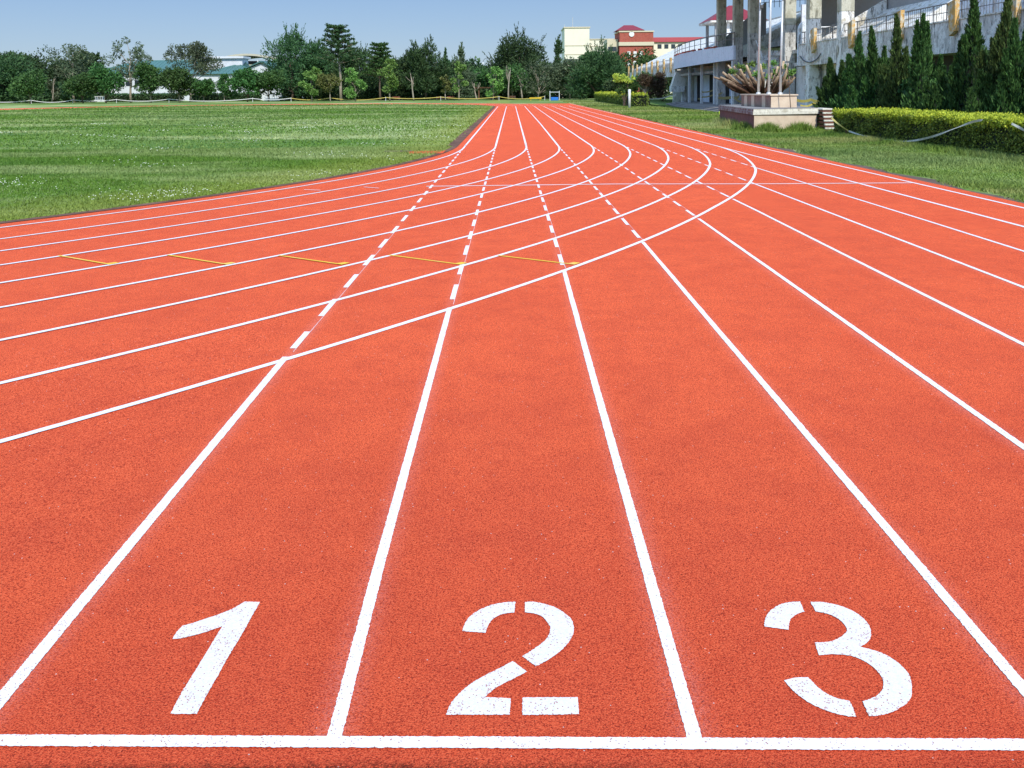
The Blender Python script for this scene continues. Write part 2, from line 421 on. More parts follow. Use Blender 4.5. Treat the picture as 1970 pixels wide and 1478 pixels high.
# surveyed small wobbles of the painted lines (metres)
LDX = {0: [(2, 0), (6.5, -.022), (12, 0), (52, .005), (119, -.03)], 1: [(2.3, .009), (3.3, -.001), (8, -.013), (26, -.01), (44, -.024), (119, -.08)],
       2: [(2.3, -.007), (6, -.003), (10, .012), (15, .004), (32, -.045), (119, -.08)], 3: [(2.3, 0), (12, .022), (25, .004), (33, -.03), (57, .02), (119, -.06)],
       4: [(2, 0), (6, .018), (14, .06), (26, .09), (34, .03), (50, -.01), (119, 0)], 5: [(2, -.017), (8.7, .02), (15, .06), (23, .066), (41, .03), (119, .02)],
       6: [(2, 0), (11, .012), (35, .02), (52, -.04), (119, -.02)], 7: [(2, -.02), (14, 0), (24, -.055), (39, -.08), (119, -.16)],
       8: [(2, -.02), (13, -.05), (26, -.14), (38, -.2), (119, -.25)], 9: [(2, -.05), (15, -.06), (45, -.12), (90, .05), (143, .05)]}
BDR = {0: [(13, .2), (29, .15), (34, .02)], 1: [(12, .18), (25, .1), (34, 0)], 2: [(11, .04), (25, .07), (34, -.04)], 3: [(10.5, -.09), (19, -.03), (31, 0), (34, -.02)],
       4: [(9.5, -.16), (21, -.12), (30, .01), (34, .03)], 5: [(8.3, -.11), (29, .04), (34, .03)], 6: [(7, -.025), (12, -.05), (20, -.03), (27, .03), (34, .02)],
       7: [(6, .025), (10, -.03), (17, -.045), (25, .04), (34, -.06)], 8: [(4.8, .03), (7.7, -.014), (15.6, -.07), (19, -.01), (23, .035), (34, -.17)]}
def lerp(tab, y): return float(np.interp(y, [a for a, b in tab], [b for a, b in tab]))
LWD = .05
def xline(n, y): return TRK_X0+n*LW+lerp(LDX[n], y)
def strip(mb, pts, wd, z, jit=0.):
    """painted strip along a polyline with slightly ragged edges"""
    b = len(mb.v); P = [Vector((p[0], p[1], 0)) for p in pts]
    for i, p in enumerate(P):
        d = (P[min(i+1, len(P)-1)]-P[max(i-1, 0)]).normalized(); nrm = Vector((-d.y, d.x, 0))
        a = p+nrm*(wd/2+random.gauss(0, jit)); c = p-nrm*(wd/2+random.gauss(0, jit))
        mb.v += [(a.x, a.y, z), (c.x, c.y, z)]
    for i in range(len(P)-1):
        mb.f.append((b+2*i+1, b+2*i+3, b+2*i+2, b+2*i)); mb.mi.append(0)
def yrange(a, b):
    ys = [a]
    while ys[-1] < b:
        y = ys[-1]; ys.append(min(b, y+(.008 if y < 4 else .02 if y < 7 else .1 if y < 14 else .5)))
    return ys
def jit(y): return .0011 if y < 6 else .0008
R8 = BR+8*LW
for n in range(10):
    mb = MB()
    yc = Y0-math.sqrt(max(0, R8**2-(BR+n*LW)**2)) if n < 8 else 0
    wd = LWD if n else .056
    if n >= 8:
        strip(mb, [(xline(n, y), y) for y in yrange(2.262, Y1 if n == 8 else 141)], .07, .0152, .0009)
    else:
        strip(mb, [(xline(n, y), y) for y in yrange(2.262, yc+.06)], wd, .0152, .0011)
        strip(mb, [(xline(n, y), y) for y in yrange(Y0, Y1)], .075, .0152, .0006)
        y = yc+.30+(.12 if n else 0)
        first = True
        while y < Y0-.3:
            L = .52 if (first and n == 0) else .70
            strip(mb, [(xline(n, yy), yy) for yy in yrange(y, y+L)], wd, .0152, .0008); y += L+(.55 if not first else .56); first = False
        # thin chalk guide along the dashes
        strip(mb, [(xline(n, yy)+.026, yy) for yy in yrange(yc+.2, min(Y0-.5, yc+7))], .004, .0146, .0004)
    # continue round the far bend
    if n < 9:
        strip(mb, arcpts(BR+n*LW, Y1, 0, math.pi, 90), LWD, .0152)
    tag(mb.build('lane_line', MT['white']), kind='structure')
for n in range(9):
    mb = MB(); pts = []
    N = 700 if n > 5 else 420
    for i in range(N+1):
        a = -math.pi*.42*i/N; y = Y0+(BR+n*LW)*math.sin(a); r = BR+n*LW+lerp(BDR[n], y)
        ye = r*0+y
        fade = min(1, max(0, (Y0-y)/1.5)); off = lerp(LDX[n], Y0) if n < 9 else 0
        r2 = BR+n*LW+off*(1-fade)+lerp(BDR[n], y)*fade
        pts.append((CX+r2*math.cos(a), Y0+r2*math.sin(a)))
    pts += arcpts(BR+n*LW+lerp(BDR[n], 5), Y0, -math.pi*.43, -math.pi, 80)
    strip(mb, pts, .064, .0166, .0009)
    tag(mb.build('bend_line', MT['white']), kind='structure')
# start line (slightly skewed), cross lines, small ticks
mb = MB()
strip(mb, [(x, 2.246-.0153*x+(.001 if x > 1.2 else 0)) for x in np.arange(-1.87, 9.2, .008)], .052, .0172, .0011)
tag(mb.build('start_line', MT['white']), kind='structure')
mb = MB(); strip(mb, [(x, float(np.interp(x, [-2.0, 0, 2.3, 5.8, 9.03], [19.55, 19.62, 19.72, 19.50, 19.46]))) for x in np.arange(-1.95, 9.1, .2)], .085, .0176, .001)
tag(mb.build('finish_line', MT['white']), kind='structure')
mb = MB(); strip(mb, [(-4.617, 19.076), (-4.22, 18.92)], .04, .0176); strip(mb, [(-3.364, 19.516), (-2.982, 19.24)], .04, .0176)
tag(mb.build('tick_mark', MT['white']), kind='structure')
# yellow relay marks, one per lane of the bend
for (a, b) in (((-6.078, 11.227), (-5.16, 10.617)), ((-4.606, 11.202), (-3.654, 10.556)), ((-3.093, 11.1), (-2.198, 10.497)), ((-1.637, 11.075), (-.712, 10.438)), ((-.194, 10.977), (.699, 10.381))):
    A = Vector((*a, 0)); B = Vector((*b, 0)); d = (B-A).normalized(); nn = Vector((-d.y, d.x, 0))
    mb = MB(); strip(mb, [A.lerp(B, i/30) for i in range(31)], .042, .0188, .001)
    q = [B-nn*.02, B+d*.09-nn*.02, B+d*.09+nn*.12, B+d*.0+nn*.12, B-d*.02+nn*.0215]
    mb.add([(p.x, p.y, .0198) for p in q], [(0, 1, 2, 3, 4)])
    tag(mb.build('relay_mark', MT['yellow']), kind='structure')

ONE = [[(-1.204, 2.395), (-1.113, 2.394), (-1.112, 2.435), (-1.109, 2.525), (-1.105, 2.621), (-1.101, 2.725), (-1.094, 2.818), (-1.089, 2.935), (-1.083, 3.074), (-1.149, 3.077), (-1.167, 3.05), (-1.188, 3.023), (-1.234, 2.983), (-1.269, 2.959), (-1.304, 2.935), (-1.352, 2.908), (-1.359, 2.87), (-1.359, 2.821), (-1.322, 2.827), (-1.262, 2.855), (-1.216, 2.884), (-1.187, 2.905), (-1.19, 2.848), (-1.194, 2.758), (-1.202, 2.579), (-1.206, 2.482)]]
TWO = [[(-0.214, 2.86), (-0.119, 2.848), (-0.115, 2.876), (-0.107, 2.912), (-0.086, 2.948), (-0.057, 2.972), (-0.028, 2.982), (-0.005, 2.985), (-0.0, 3.061), (-0.036, 3.06), (-0.088, 3.045), (-0.128, 3.023), (-0.163, 2.992), (-0.191, 2.952), (-0.206, 2.907)], [(0.039, 2.986), (0.04, 3.061), (0.079, 3.06), (0.123, 3.045), (0.166, 3.019), (0.201, 2.981), (0.227, 2.935), (0.234, 2.89), (0.229, 2.838), (0.21, 2.79), (0.18, 2.74), (0.14, 2.693), (0.106, 2.662), (0.075, 2.639), (0.025, 2.699), (0.071, 2.744), (0.107, 2.785), (0.129, 2.824), (0.139, 2.879), (0.127, 2.921), (0.109, 2.955), (0.077, 2.977)], [(-0.011, 2.67), (0.041, 2.607), (-0.014, 2.565), (-0.065, 2.527), (-0.095, 2.494), (-0.111, 2.47), (-0.019, 2.463), (-0.023, 2.38), (-0.243, 2.382), (-0.236, 2.418), (-0.223, 2.454), (-0.192, 2.509), (-0.159, 2.549), (-0.118, 2.585), (-0.067, 2.625)], [(0.023, 2.467), (0.219, 2.467), (0.217, 2.38), (0.021, 2.378)]]
THREE = [[(0.998, 2.878), (1.089, 2.853), (1.103, 2.892), (1.122, 2.928), (1.154, 2.958), (1.191, 2.977), (1.198, 3.047), (1.164, 3.047), (1.124, 3.037), (1.084, 3.012), (1.043, 2.971), (1.015, 2.923)], [(1.24, 3.048), (1.289, 3.044), (1.335, 3.028), (1.375, 2.999), (1.406, 2.955), (1.419, 2.906), (1.415, 2.853), (1.395, 2.802), (1.362, 2.763), (1.328, 2.742), (1.361, 2.728), (1.399, 2.703), (1.426, 2.666), (1.442, 2.619), (1.445, 2.574), (1.431, 2.521), (1.41, 2.474), (1.38, 2.433), (1.338, 2.402), (1.291, 2.377), (1.246, 2.364), (1.213, 2.36), (1.219, 2.435), (1.253, 2.448), (1.29, 2.471), (1.319, 2.503), (1.336, 2.541), (1.34, 2.585), (1.33, 2.626), (1.311, 2.659), (1.278, 2.686), (1.229, 2.697), (1.189, 2.697), (1.155, 2.692), (1.165, 2.771), (1.201, 2.772), (1.239, 2.781), (1.273, 2.8), (1.302, 2.826), (1.322, 2.854), (1.322, 2.895), (1.308, 2.934), (1.279, 2.962), (1.24, 2.976)], [(0.978, 2.55), (1.026, 2.564), (1.071, 2.566), (1.083, 2.525), (1.101, 2.487), (1.124, 2.461), (1.147, 2.447), (1.174, 2.438), (1.174, 2.404), (1.166, 2.359), (1.126, 2.365), (1.084, 2.385), (1.05, 2.41), (1.019, 2.446), (0.993, 2.492)]]
def ragged(c):
    """resample an outline (rounded where the stencil is round) and roughen it like sprayed paint"""
    P = [Vector((x, y)) for x, y in c]; n = len(P); out = []
    corner = []
    for i in range(n):
        a = (P[i]-P[i-1]).normalized(); b = (P[(i+1) % n]-P[i]).normalized(); corner.append(a.dot(b) < .72)
    for i in range(n):
        p0, p1, p2, p3 = P[i-1], P[i], P[(i+1) % n], P[(i+2) % n]
        if corner[i]: p0 = p1*2-p2
        if corner[(i+1) % n]: p3 = p2*2-p1
        m = max(1, int((p2-p1).length/.005))
        for j in range(m):
            u = j/m
            q = .5*((2*p1)+(-p0+p2)*u+(2*p0-5*p1+4*p2-p3)*u*u+(-p0+3*p1-3*p2+p3)*u**3)
            out.append((q.x+random.gauss(0, .0009), q.y+random.gauss(0, .0009)))
    return out
for nm, cs, lab in (('1', ONE, 'white stencilled number 1 on the red track behind the start line'), ('2', TWO, 'white stencilled number 2 in the middle lane at the start line'), ('3', THREE, 'white stencilled number 3 in the right lane at the start line')):
    cu = bpy.data.curves.new('lane_number', 'CURVE'); cu.dimensions = '2D'; cu.fill_mode = 'BOTH'
    for c in cs:
        q = ragged(c); s_ = cu.splines.new('POLY'); s_.points.add(len(q)-1); s_.use_cyclic_u = True
        for i, (x, y) in enumerate(q): s_.points[i].co = (x, y, 0, 1)
    tmp = bpy.data.objects.new('tmp', cu); COL.objects.link(tmp)
    dg = bpy.context.evaluated_depsgraph_get(); me = bpy.data.meshes.new_from_object(tmp.evaluated_get(dg))
    bpy.data.objects.remove(tmp)
    for v in me.vertices: v.co.z = .0156
    me.materials.clear()
    tag(link('lane_number', me, MT['stencil']), lab, 'lane number')

# ------------------------------------------------------------------ grass
rng = np.random.default_rng(11)
def blades(name, P, h, wd, mat, lean=.6):
    n = len(P); a = rng.uniform(0, 2*np.pi, n); le = rng.normal(0, lean, (n, 2))
    hh = h*rng.uniform(.5, 1.25, n); ww = wd*rng.uniform(.6, 1.3, n)
    V = np.zeros((n, 3, 3))
    V[:, 0, 0] = P[:, 0]-np.cos(a)*ww/2; V[:, 0, 1] = P[:, 1]-np.sin(a)*ww/2
    V[:, 1, 0] = P[:, 0]+np.cos(a)*ww/2; V[:, 1, 1] = P[:, 1]+np.sin(a)*ww/2
    V[:, 2, 0] = P[:, 0]+le[:, 0]*hh; V[:, 2, 1] = P[:, 1]+le[:, 1]*hh; V[:, 2, 2] = hh
    return tag(tris_mesh(name, V, mat), kind='stuff')
def in_frame(P, m=30):
    x, y = P[:, 0], P[:, 1]; d = depth(y)
    return (np.abs(985+F_PX*x/d-985) < 985+m)
def infield(N, y0_, y1_, x0_, x1_):
    # constant screen-ish density: more near
    P = np.stack([rng.uniform(x0_, x1_, N), y0_*(y1_/y0_)**rng.uniform(0, 1, N)], 1)
    r = np.hypot(P[:, 0]-CX, P[:, 1]-Y0)
    inside = np.where(P[:, 1] < Y0, r < BR-.50+rng.normal(0, .05, N), P[:, 0] < TRK_X0-.66+rng.normal(0, .05, N))
    r2 = np.hypot(P[:, 0]-CX, P[:, 1]-Y1)
    inside &= (P[:, 1] < Y1) | (r2 < BR-.6)
    return P[inside & in_frame(P)]
P = infield(330000, 13, 34, -26, 0); hs = .022+.0013*P[:, 1]
blades('infield_grass', P, hs, .012+.0006*P[:, 1], MT['blade'])
P = infield(200000, 34, 150, -95, 0); hs = .04+.0007*P[:, 1]
blades('infield_grass', P, hs, .02+.0011*P[:, 1], MT['blade'])
# clover flowers in drifts
P = infield(60000, 13, 60, -40, 0)
nz = np.sin(P[:, 0]*.9+1.3*np.sin(P[:, 1]*.45))+np.sin(P[:, 1]*1.05+.6*P[:, 0])+rng.normal(0, .7, len(P))+np.clip((17-P[:, 1])*.16, -1.2, 1)
P = P[(nz > 1.2)][:2600]; n = len(P); V = np.zeros((n, 4, 3)); s_ = (.004+.00035*P[:, 1])*rng.uniform(.6, 1.2, n); z = .055+.002*P[:, 1]
for i, (a, b, c) in enumerate(((-1, -1, 0), (1, -1, 0), (1, 1, .8), (-1, 1, .8))):
    V[:, i, 0] = P[:, 0]+a*s_; V[:, i, 1] = P[:, 1]+b*s_; V[:, i, 2] = z+c*s_
tag(quads_mesh('clover_flowers', V, MT['clover']), kind='stuff')
# right verge
def verge(N, y0_, y1_):
    y = y0_*(y1_/y0_)**rng.uniform(0, 1, N); x = rng.uniform(XR+.05, 19, N)
    edge = XR+.28+.14*np.sin(y*1.9)+.12*np.sin(y*.63+1)+rng.normal(0, .08, N)
    edge = np.where(y > 44, XR+.08+rng.normal(0, .05, N), edge)
    P = np.stack([x, y], 1)
    ok = (x > edge) & in_frame(P) & ~((x > 12.4) & (x < 16.5) & (y > 44.4) & (y < 56))
    return P[ok]
P = verge(190000, 13, 60); hs = .035+.0014*P[:, 1]
blades('verge_grass', P, hs*(1+.5*np.sin(P[:, 0]*1.1+P[:, 1]*.5)), .012+.0007*P[:, 1], MT['blade2'])
P = verge(50000, 60, 180); hs = .07+.0008*P[:, 1]
blades('verge_grass', P, hs, .02+.0011*P[:, 1], MT['blade2'])
# taller weeds hugging the plinth and the hedge foot
n = 9000; tt = rng.uniform(0, 1, n); side = rng.uniform(0, 1, n) < .45
P = np.where(side[:, None], np.stack([12.0+1.0*tt, 43.6+12*tt], 1), np.stack([12.0+4.2*tt, 43.6+1.2*tt], 1))
P = P+np.stack([-np.abs(rng.normal(0, .3, n)), -np.abs(rng.normal(0, .4, n))], 1)
blades('plinth_weeds', P, .30*(1+.6*np.sin(P[:, 0]*3.1+P[:, 1]*1.3)), .04, MT['blade2'], .35)
n = 9000; y = rng.uniform(22, 41, n); P = np.stack([14.75-np.abs(rng.normal(0, .25, n)), y], 1)
blades('hedge_weeds', P, .20, .03, MT['blade2'], .4)

# ------------------------------------------------------------------ leaves, trees
def unit(n, rg):
    v = rg.normal(0, 1, (n, 3)); return v/np.linalg.norm(v, axis=1, keepdims=True)
def leaf_quads(C, A, L, W, rg):
    """rhombic leaves at C, long axis A"""
    n = len(C); A = A/np.maximum(1e-6, np.linalg.norm(A, axis=1, keepdims=True))
    B = np.cross(A, unit(n, rg)); B /= np.maximum(1e-6, np.linalg.norm(B, axis=1, keepdims=True))
    L = (L*rg.uniform(.6, 1.35, n))[:, None]; W = (W*rg.uniform(.6, 1.3, n))[:, None]
    V = np.zeros((n, 4, 3)); V[:, 0] = C-A*L*.5; V[:, 1] = C+B*W*.5; V[:, 2] = C+A*L*.5; V[:, 3] = C-B*W*.5
    return V
def crown(clumps, n, L, W, rg, up=.3, shell=.55, flat=1.):
    cl = np.array(clumps, float); wgt = cl[:, 3]**2; idx = rg.choice(len(cl), n, p=wgt/wgt.sum())
    U = unit(n, rg); U[:, 2] *= flat
    r = cl[idx, 3]*rg.uniform(shell, 1.05, n)**.8*(1+.12*rg.normal(0, 1, n))
    C = cl[idx, :3]+U*r[:, None]*np.array([1, 1, 1])
    C[:, 2] = np.where(cl.shape[1] > 4, cl[idx, 2]+U[:, 2]*r*(cl[idx, 4] if cl.shape[1] > 4 else 1), C[:, 2])
    A = U+unit(n, rg)*.7; A[:, 2] += up
    return leaf_quads(C, A, L, W, rg)

def limb(mb, a, b, r0, r1, rg, bend=.12, n=5, k=6):
    a = np.array(a, float); b = np.array(b, float); d = np.linalg.norm(b-a); off = rg.normal(0, bend*d, 3)*[1, 1, .4]
    pts = [a+(b-a)*t+off*math.sin(math.pi*t)*.5 for t in np.linspace(0, 1, n)]
    mb.tube(pts, [r0+(r1-r0)*t for t in np.linspace(0, 1, n)], k)

GT = 'trees beyond the far bend'
def tree(px, Y, top, wpx, kind, leaf, bark, label, seed, cb=.3, basepx=None, name='tree', group=GT, lean=0., n=None, tr=None):
    wpx *= 1.25 if kind != 'tiered' else 1.05; n = int(n*1.25) if n else None; cb *= .8 if kind != 'tiered' else 1
    rg = np.random.default_rng(seed)
    p = at(px, 195, Y); H = at(px, top, Y).z; Wd = wpx*depth(Y)/F_PX
    bx = at(basepx, 195, Y).x if basepx else p.x
    root = empty(name, (bx, Y, 0), label=label, cat='tree', group=group)
    dx = p.x-bx; z0 = H*cb; Rr = Wd/2; tb = MB(); r0 = tr or max(.13, H*.018)
    cl = []
    if kind == 'round':
        for i in range(22):
            u = unit(1, rg)[0]; f = rg.uniform(.35, .80)
            zc = z0+(H-z0)*.5+u[2]*(H-z0)*.5*f
            cl.append((dx+u[0]*Rr*f, u[1]*Rr*f, zc, Rr*rg.uniform(.30, .46), .8))
        N, L, Wf, up = n or 3200, .50, .30, .1
    elif kind == 'sparse':
        for i in range(30):
            t = rg.uniform(.0, 1)**.8; a = rg.uniform(0, 6.28); rr = Rr*(.25+.65*math.sin(math.pi*min(1, t*.8+.15)))*rg.uniform(.5, 1.1)
            cl.append((dx+math.cos(a)*rr, math.sin(a)*rr, z0+(H-z0)*(.05+.93*t), Rr*rg.uniform(.17, .32), .9))
        N, L, Wf, up = n or 2400, .48, .24, 0
    elif kind == 'dark':
        for i in range(34):
            t = rg.uniform(0, 1); a = rg.uniform(0, 6.28); env = math.sin(math.pi*min(1, .18+t*.80))**.7
            rr = Rr*env*rg.uniform(.25, .86)
            cl.append((dx+math.cos(a)*rr, math.sin(a)*rr, z0+(H-z0)*(.06+.86*t), Rr*rg.uniform(.24, .38)*(.6+.4*env), 1.0))
        N, L, Wf, up = n or 4600, .75, .20, .55
    elif kind == 'cone':
        for i in range(30):
            t = rg.uniform(0, 1)**1.2; a = rg.uniform(0, 6.28); rr = Rr*(1-t)*rg.uniform(.2, .85)
            cl.append((dx+math.cos(a)*rr, math.sin(a)*rr, z0+(H-z0)*t*.96, Rr*(.10+.22*(1-t)), 1.2))
        N, L, Wf, up = n or 2200, .65, .18, .6
    elif kind == 'tiered':
        for j in range(8):
            t = j/7; zc = z0+(H-z0)*(.04+.92*t); rt = Rr*(1-.62*t)*rg.uniform(.85, 1.1)
            for b_ in range(7):
                a = b_*6.28/7+rg.uniform(-.3, .3)+j*.5
                for q in (.35, .6, .82, 1.0):
                    cl.append((dx*t+math.cos(a)*rt*q, math.sin(a)*rt*q, zc+q*rt*.26+rg.normal(0, .15), Rr*.115*(1.25-q*.45), .45))
                limb(tb, (dx*t, 0, zc-.2), (dx*t+math.cos(a)*rt*.9, math.sin(a)*rt*.9, zc+rt*.2), r0*.28, .03, rg, .03, 3, 4)
        N, L, Wf, up = n or 3600, .50, .20, .15
    elif kind == 'young':
        for i in range(9):
            t = i/8; a = rg.uniform(0, 6.28); rr = Rr*rg.uniform(.2, .8)*(1-.4*t)
            cl.append((dx+math.cos(a)*rr, math.sin(a)*rr, z0+(H-z0)*(.05+.9*t), Rr*rg.uniform(.22, .38), .8))
        N, L, Wf, up = n or 520, .48, .30, .1
    # trunk
    tp = H*(.86 if kind in ('tiered', 'cone') else .66)
    pts = [(dx*(t**1.2)+rg.normal(0, .012*H)*(t > 0)*(t < 1), rg.normal(0, .01*H)*(t > 0), tp*t) for t in (0, .2, .4, .6, .8, 1)]
    tb.tube(pts, [r0*1.25, r0, r0*.86, r0*.7, r0*.5, r0*.25], 8)
    if kind != 'tiered':
        order = rg.permutation(len(cl))[:11]
        for i in order:
            c = cl[i]; zs = min(tp*.9, max(z0*.8, c[2]-Rr*.7)); f = zs/tp
            limb(tb, (dx*f**1.2, 0, zs), (c[0], c[1], c[2]), r0*.42, .04, rg)
    tb.build('trunk', MT[bark], root, smooth=True)
    N = int(N*1.45); V = crown(cl, N, L*depth(Y)/200, Wf*depth(Y)/200*1.1, rg, up)
    if kind in ('dark', 'cone'):
        SP = []; k_ = 95 if kind == 'dark' else 50
        ca = np.array(cl); mid = np.array([dx, 0, z0+(H-z0)*.35])
        for i in range(k_):
            c = ca[rg.integers(len(ca)), :3]; r_ = ca[rg.integers(len(ca)), 3]
            d = (c-mid); d /= max(.01, np.linalg.norm(d)); d[2] += .55; d += rg.normal(0, .18, 3); d /= np.linalg.norm(d)
            Ls = rg.uniform(1.0, 1.9)*Wd/9; m_ = 16; tt_ = rg.uniform(.35, 1, m_)[:, None]
            Cn = c+d*(r_*.5+Ls*tt_)+rg.normal(0, .10, (m_, 3))*(1.3-tt_)
            SP.append(leaf_quads(Cn, d+rg.normal(0, .45, (m_, 3)), .55, .17, rg))
        V = np.concatenate([V]+SP)
    quads_mesh('crown', V, MT[leaf], root)
    return root

TREES = [
 # px, Y, top, width, kind, leaf, bark, label, crown base, basepx
 (8, 226, 94, 105, 'round', 'darkleaf', 'bark', 'big dark tree at the left edge of the row beyond the field', .22, None, 3600),
 (70, 232, 99, 112, 'round', 'darkleaf', 'bark', 'wide dark domed tree second from the left end', .15, None, 3600),
 (58, 206, 134, 64, 'round', 'midleaf', 'greybark', 'small spreading green tree in front of the wide dark domed tree', .3, None, None),
 (106, 214, 126, 34, 'young', 'greyleaf', 'palebark', 'thin leaning pale-trunked tree left of the green-roofed hall', .1, 100, 900),
 (143, 222, 87, 64, 'sparse', 'greyleaf', 'palebark', 'tall open tree with broken crown left of the green-roofed hall', .3, None, 1500),
 (160, 203, 138, 56, 'round', 'midleaf', 'bark', 'low bright green tree before the left end of the green roof', .25, None, None),
 (204, 205, 125, 60, 'round', 'midleaf', 'bark', 'round green tree hiding the left corner of the green roof', .22, None, None),
 (254, 212, 76, 66, 'sparse', 'greyleaf', 'palebark', 'tallest thin-crowned tree in front of the green roof with pale trunk', .30, 252, 1800),
 (290, 206, 117, 58, 'round', 'midleaf', 'palebark', 'green tree just right of the tallest thin-crowned tree', .25, None, None),
 (366, 224, 88, 92, 'sparse', 'greyleaf', 'greybark', 'large grey-green tree with knobbly top above the white wall', .16, None, 3400),
 (346, 203, 127, 60, 'round', 'midleaf', 'palebark', 'bright green tree in front of the large grey-green tree', .25, None, None),
 (392, 206, 148, 44, 'round', 'midleaf', 'greybark', 'small rounded tree under the right side of the grey-green tree', .28, None, 1500),
 (432, 208, 146, 40, 'young', 'midleaf', 'palebark', 'slight young tree before the white hall wall', .3, None, 900),
 (476, 206, 129, 56, 'round', 'midleaf', 'bark', 'bushy tree below the gable of the green roof', .22, None, None),
 (517, 207, 132, 58, 'round', 'midleaf', 'bark', 'bushy tree at the right end of the green-roofed hall', .24, None, None),
 (562, 222, 66, 116, 'dark', 'darkleaf', 'bark', 'broad dark spiky tree left of the tall layered tree', .2, None, 5200),
 (610, 226, 92, 80, 'dark', 'darkleaf', 'bark', 'dark tree filling the gap between the spiky tree and the layered tree', .2, None, None),
 (600, 200, 131, 44, 'young', 'lightleaf', 'palebark', 'small pale green tree in front of the broad dark spiky tree', .3, None, 900),
 (632, 199, 139, 38, 'round', 'oliveleaf', 'palebark', 'little olive tree left of the tall pale trunk', .4, 636, 800),
 (650, 206, 52, 86, 'tiered', 'darkleaf', 'palebark', 'tallest tree with flat layered branches on a bare pale trunk', .50, 656, 4600),
 (690, 226, 94, 96, 'dark', 'darkleaf', 'bark', 'dark tree behind and right of the tall layered tree', .16, None, 4200),
 (684, 199, 135, 42, 'young', 'lightleaf', 'palebark', 'yellow-green young tree right of the tall pale trunk', .22, None, 1000),
 (732, 214, 86, 76, 'tiered', 'midleaf', 'bark', 'shorter tree with layered feathery branches', .40, None, 3600),
 (748, 201, 116, 50, 'young', 'lightleaf', 'palebark', 'slim light green tree before the feathery layered tree', .3, 750, 1100),
 (786, 224, 108, 70, 'dark', 'darkleaf', 'bark', 'low dark tree between the feathery tree and the dark domed tree', .15, None, None),
 (820, 217, 84, 80, 'dark', 'darkleaf', 'bark', 'dark domed tree near the middle with a flat fringe', .2, None, 4200),
 (858, 224, 96, 30, 'cone', 'darkleaf', 'bark', 'narrow pointed conifer right of the dark domed tree', .12, None, 1500),
 (888, 218, 90, 62, 'cone', 'greyleaf', 'bark', 'broad pointed conifer above the pergola', .1, None, 3400),
 (883, 200, 121, 34, 'young', 'lightleaf', 'palebark', 'sparse bright sapling in front of the broad conifer', .3, None, 620),
 (857, 198, 146, 22, 'young', 'oliveleaf', 'palebark', 'little olive sapling beside the wooden benches', .45, None, 420),
 (930, 232, 130, 60, 'round', 'midleaf', 'bark', 'low rounded tree behind the curled street lamp', .2, None, None),
 (950, 201, 132, 40, 'young', 'lightleaf', 'palebark', 'pale-stemmed light green tree at the left of the biggest dome', .2, 948, 700),
 (1000, 222, 68, 112, 'dark', 'darkleaf', 'bark', 'biggest dense domed tree behind the end of the lanes', .14, None, 6000),
 (985, 206, 126, 66, 'round', 'midleaf', 'palebark', 'mid green tree in front of the biggest dome', .3, None, 1500),
 (1036, 204, 126, 70, 'sparse', 'greyleaf', 'palebark', 'grey tree with forked pale branches before the biggest dome', .26, None, 1300),
 (1076, 222, 77, 62, 'cone', 'darkleaf', 'bark', 'dark tree with leaning point left of the cream building', .15, None, 3000),
 (1096, 206, 108, 66, 'round', 'greyleaf', 'palebark', 'soft green tree in front of the cream building', .2, None, 2600),
 (1152, 196, 90, 98, 'dark', 'darkleaf', 'bark', 'dense dark tree in front of the cream and brick buildings', .06, None, 5600),
 (1122, 224, 118, 60, 'dark', 'darkleaf', 'bark', 'dark tree under the cream building wall', .1, None, None),
 (1234, 215, 88, 78, 'round', 'midleaf', 'bark', 'green tree in front of the red brick wing behind the terraces', .1, None, 3400),
 (1190, 150, 146, 44, 'round', 'darkleaf', 'bark', 'low dark tree behind the golden hedge near the white post', .05, None, 2400),
]
for i, (px, Y, top, wd, kd, lf, bk, lb, cb, bp, n) in enumerate(TREES):
    tree(px, Y, top, wd, kd, lf, bk, lb, 100+i, cb, bp, n=n)

# thin bare stems in the grove
rg = np.random.default_rng(5)
for i, (px, hgt, lb) in enumerate(((796, 4.2, 'thin bare sapling stem right of the feathery layered tree'), (918, 3.2, 'short pale bare stem left of the pergola'), (958, 4.6, 'crooked pale bare stem at the left foot of the biggest dome'), (978, 5.4, 'leaning bare pale trunk under the biggest dome'), (1005, 4.0, 'upright bare stem under the biggest dome'))):
    P = at(px, 195, 199+3*(i % 3)); root = empty('bare_sapling', (P.x, P.y, 0), label=lb, cat='sapling', group='bare saplings in the grove')
    tb = MB(); limb(tb, (0, 0, 0), (rg.normal(0, .5), rg.normal(0, .4), hgt*1.2), .20, .08, rg, .08, 6); tb.build('trunk', MT['palebark'], root, True)
    tb = MB()
    for j in range(4): limb(tb, (rg.normal(0, .1), 0, hgt*rg.uniform(.6, .95)), (rg.normal(0, 1), rg.normal(0, .7), hgt*rg.uniform(1.1, 1.5)), .08, .03, rg)
    tb.build('branch', MT['palebark'], root, True)

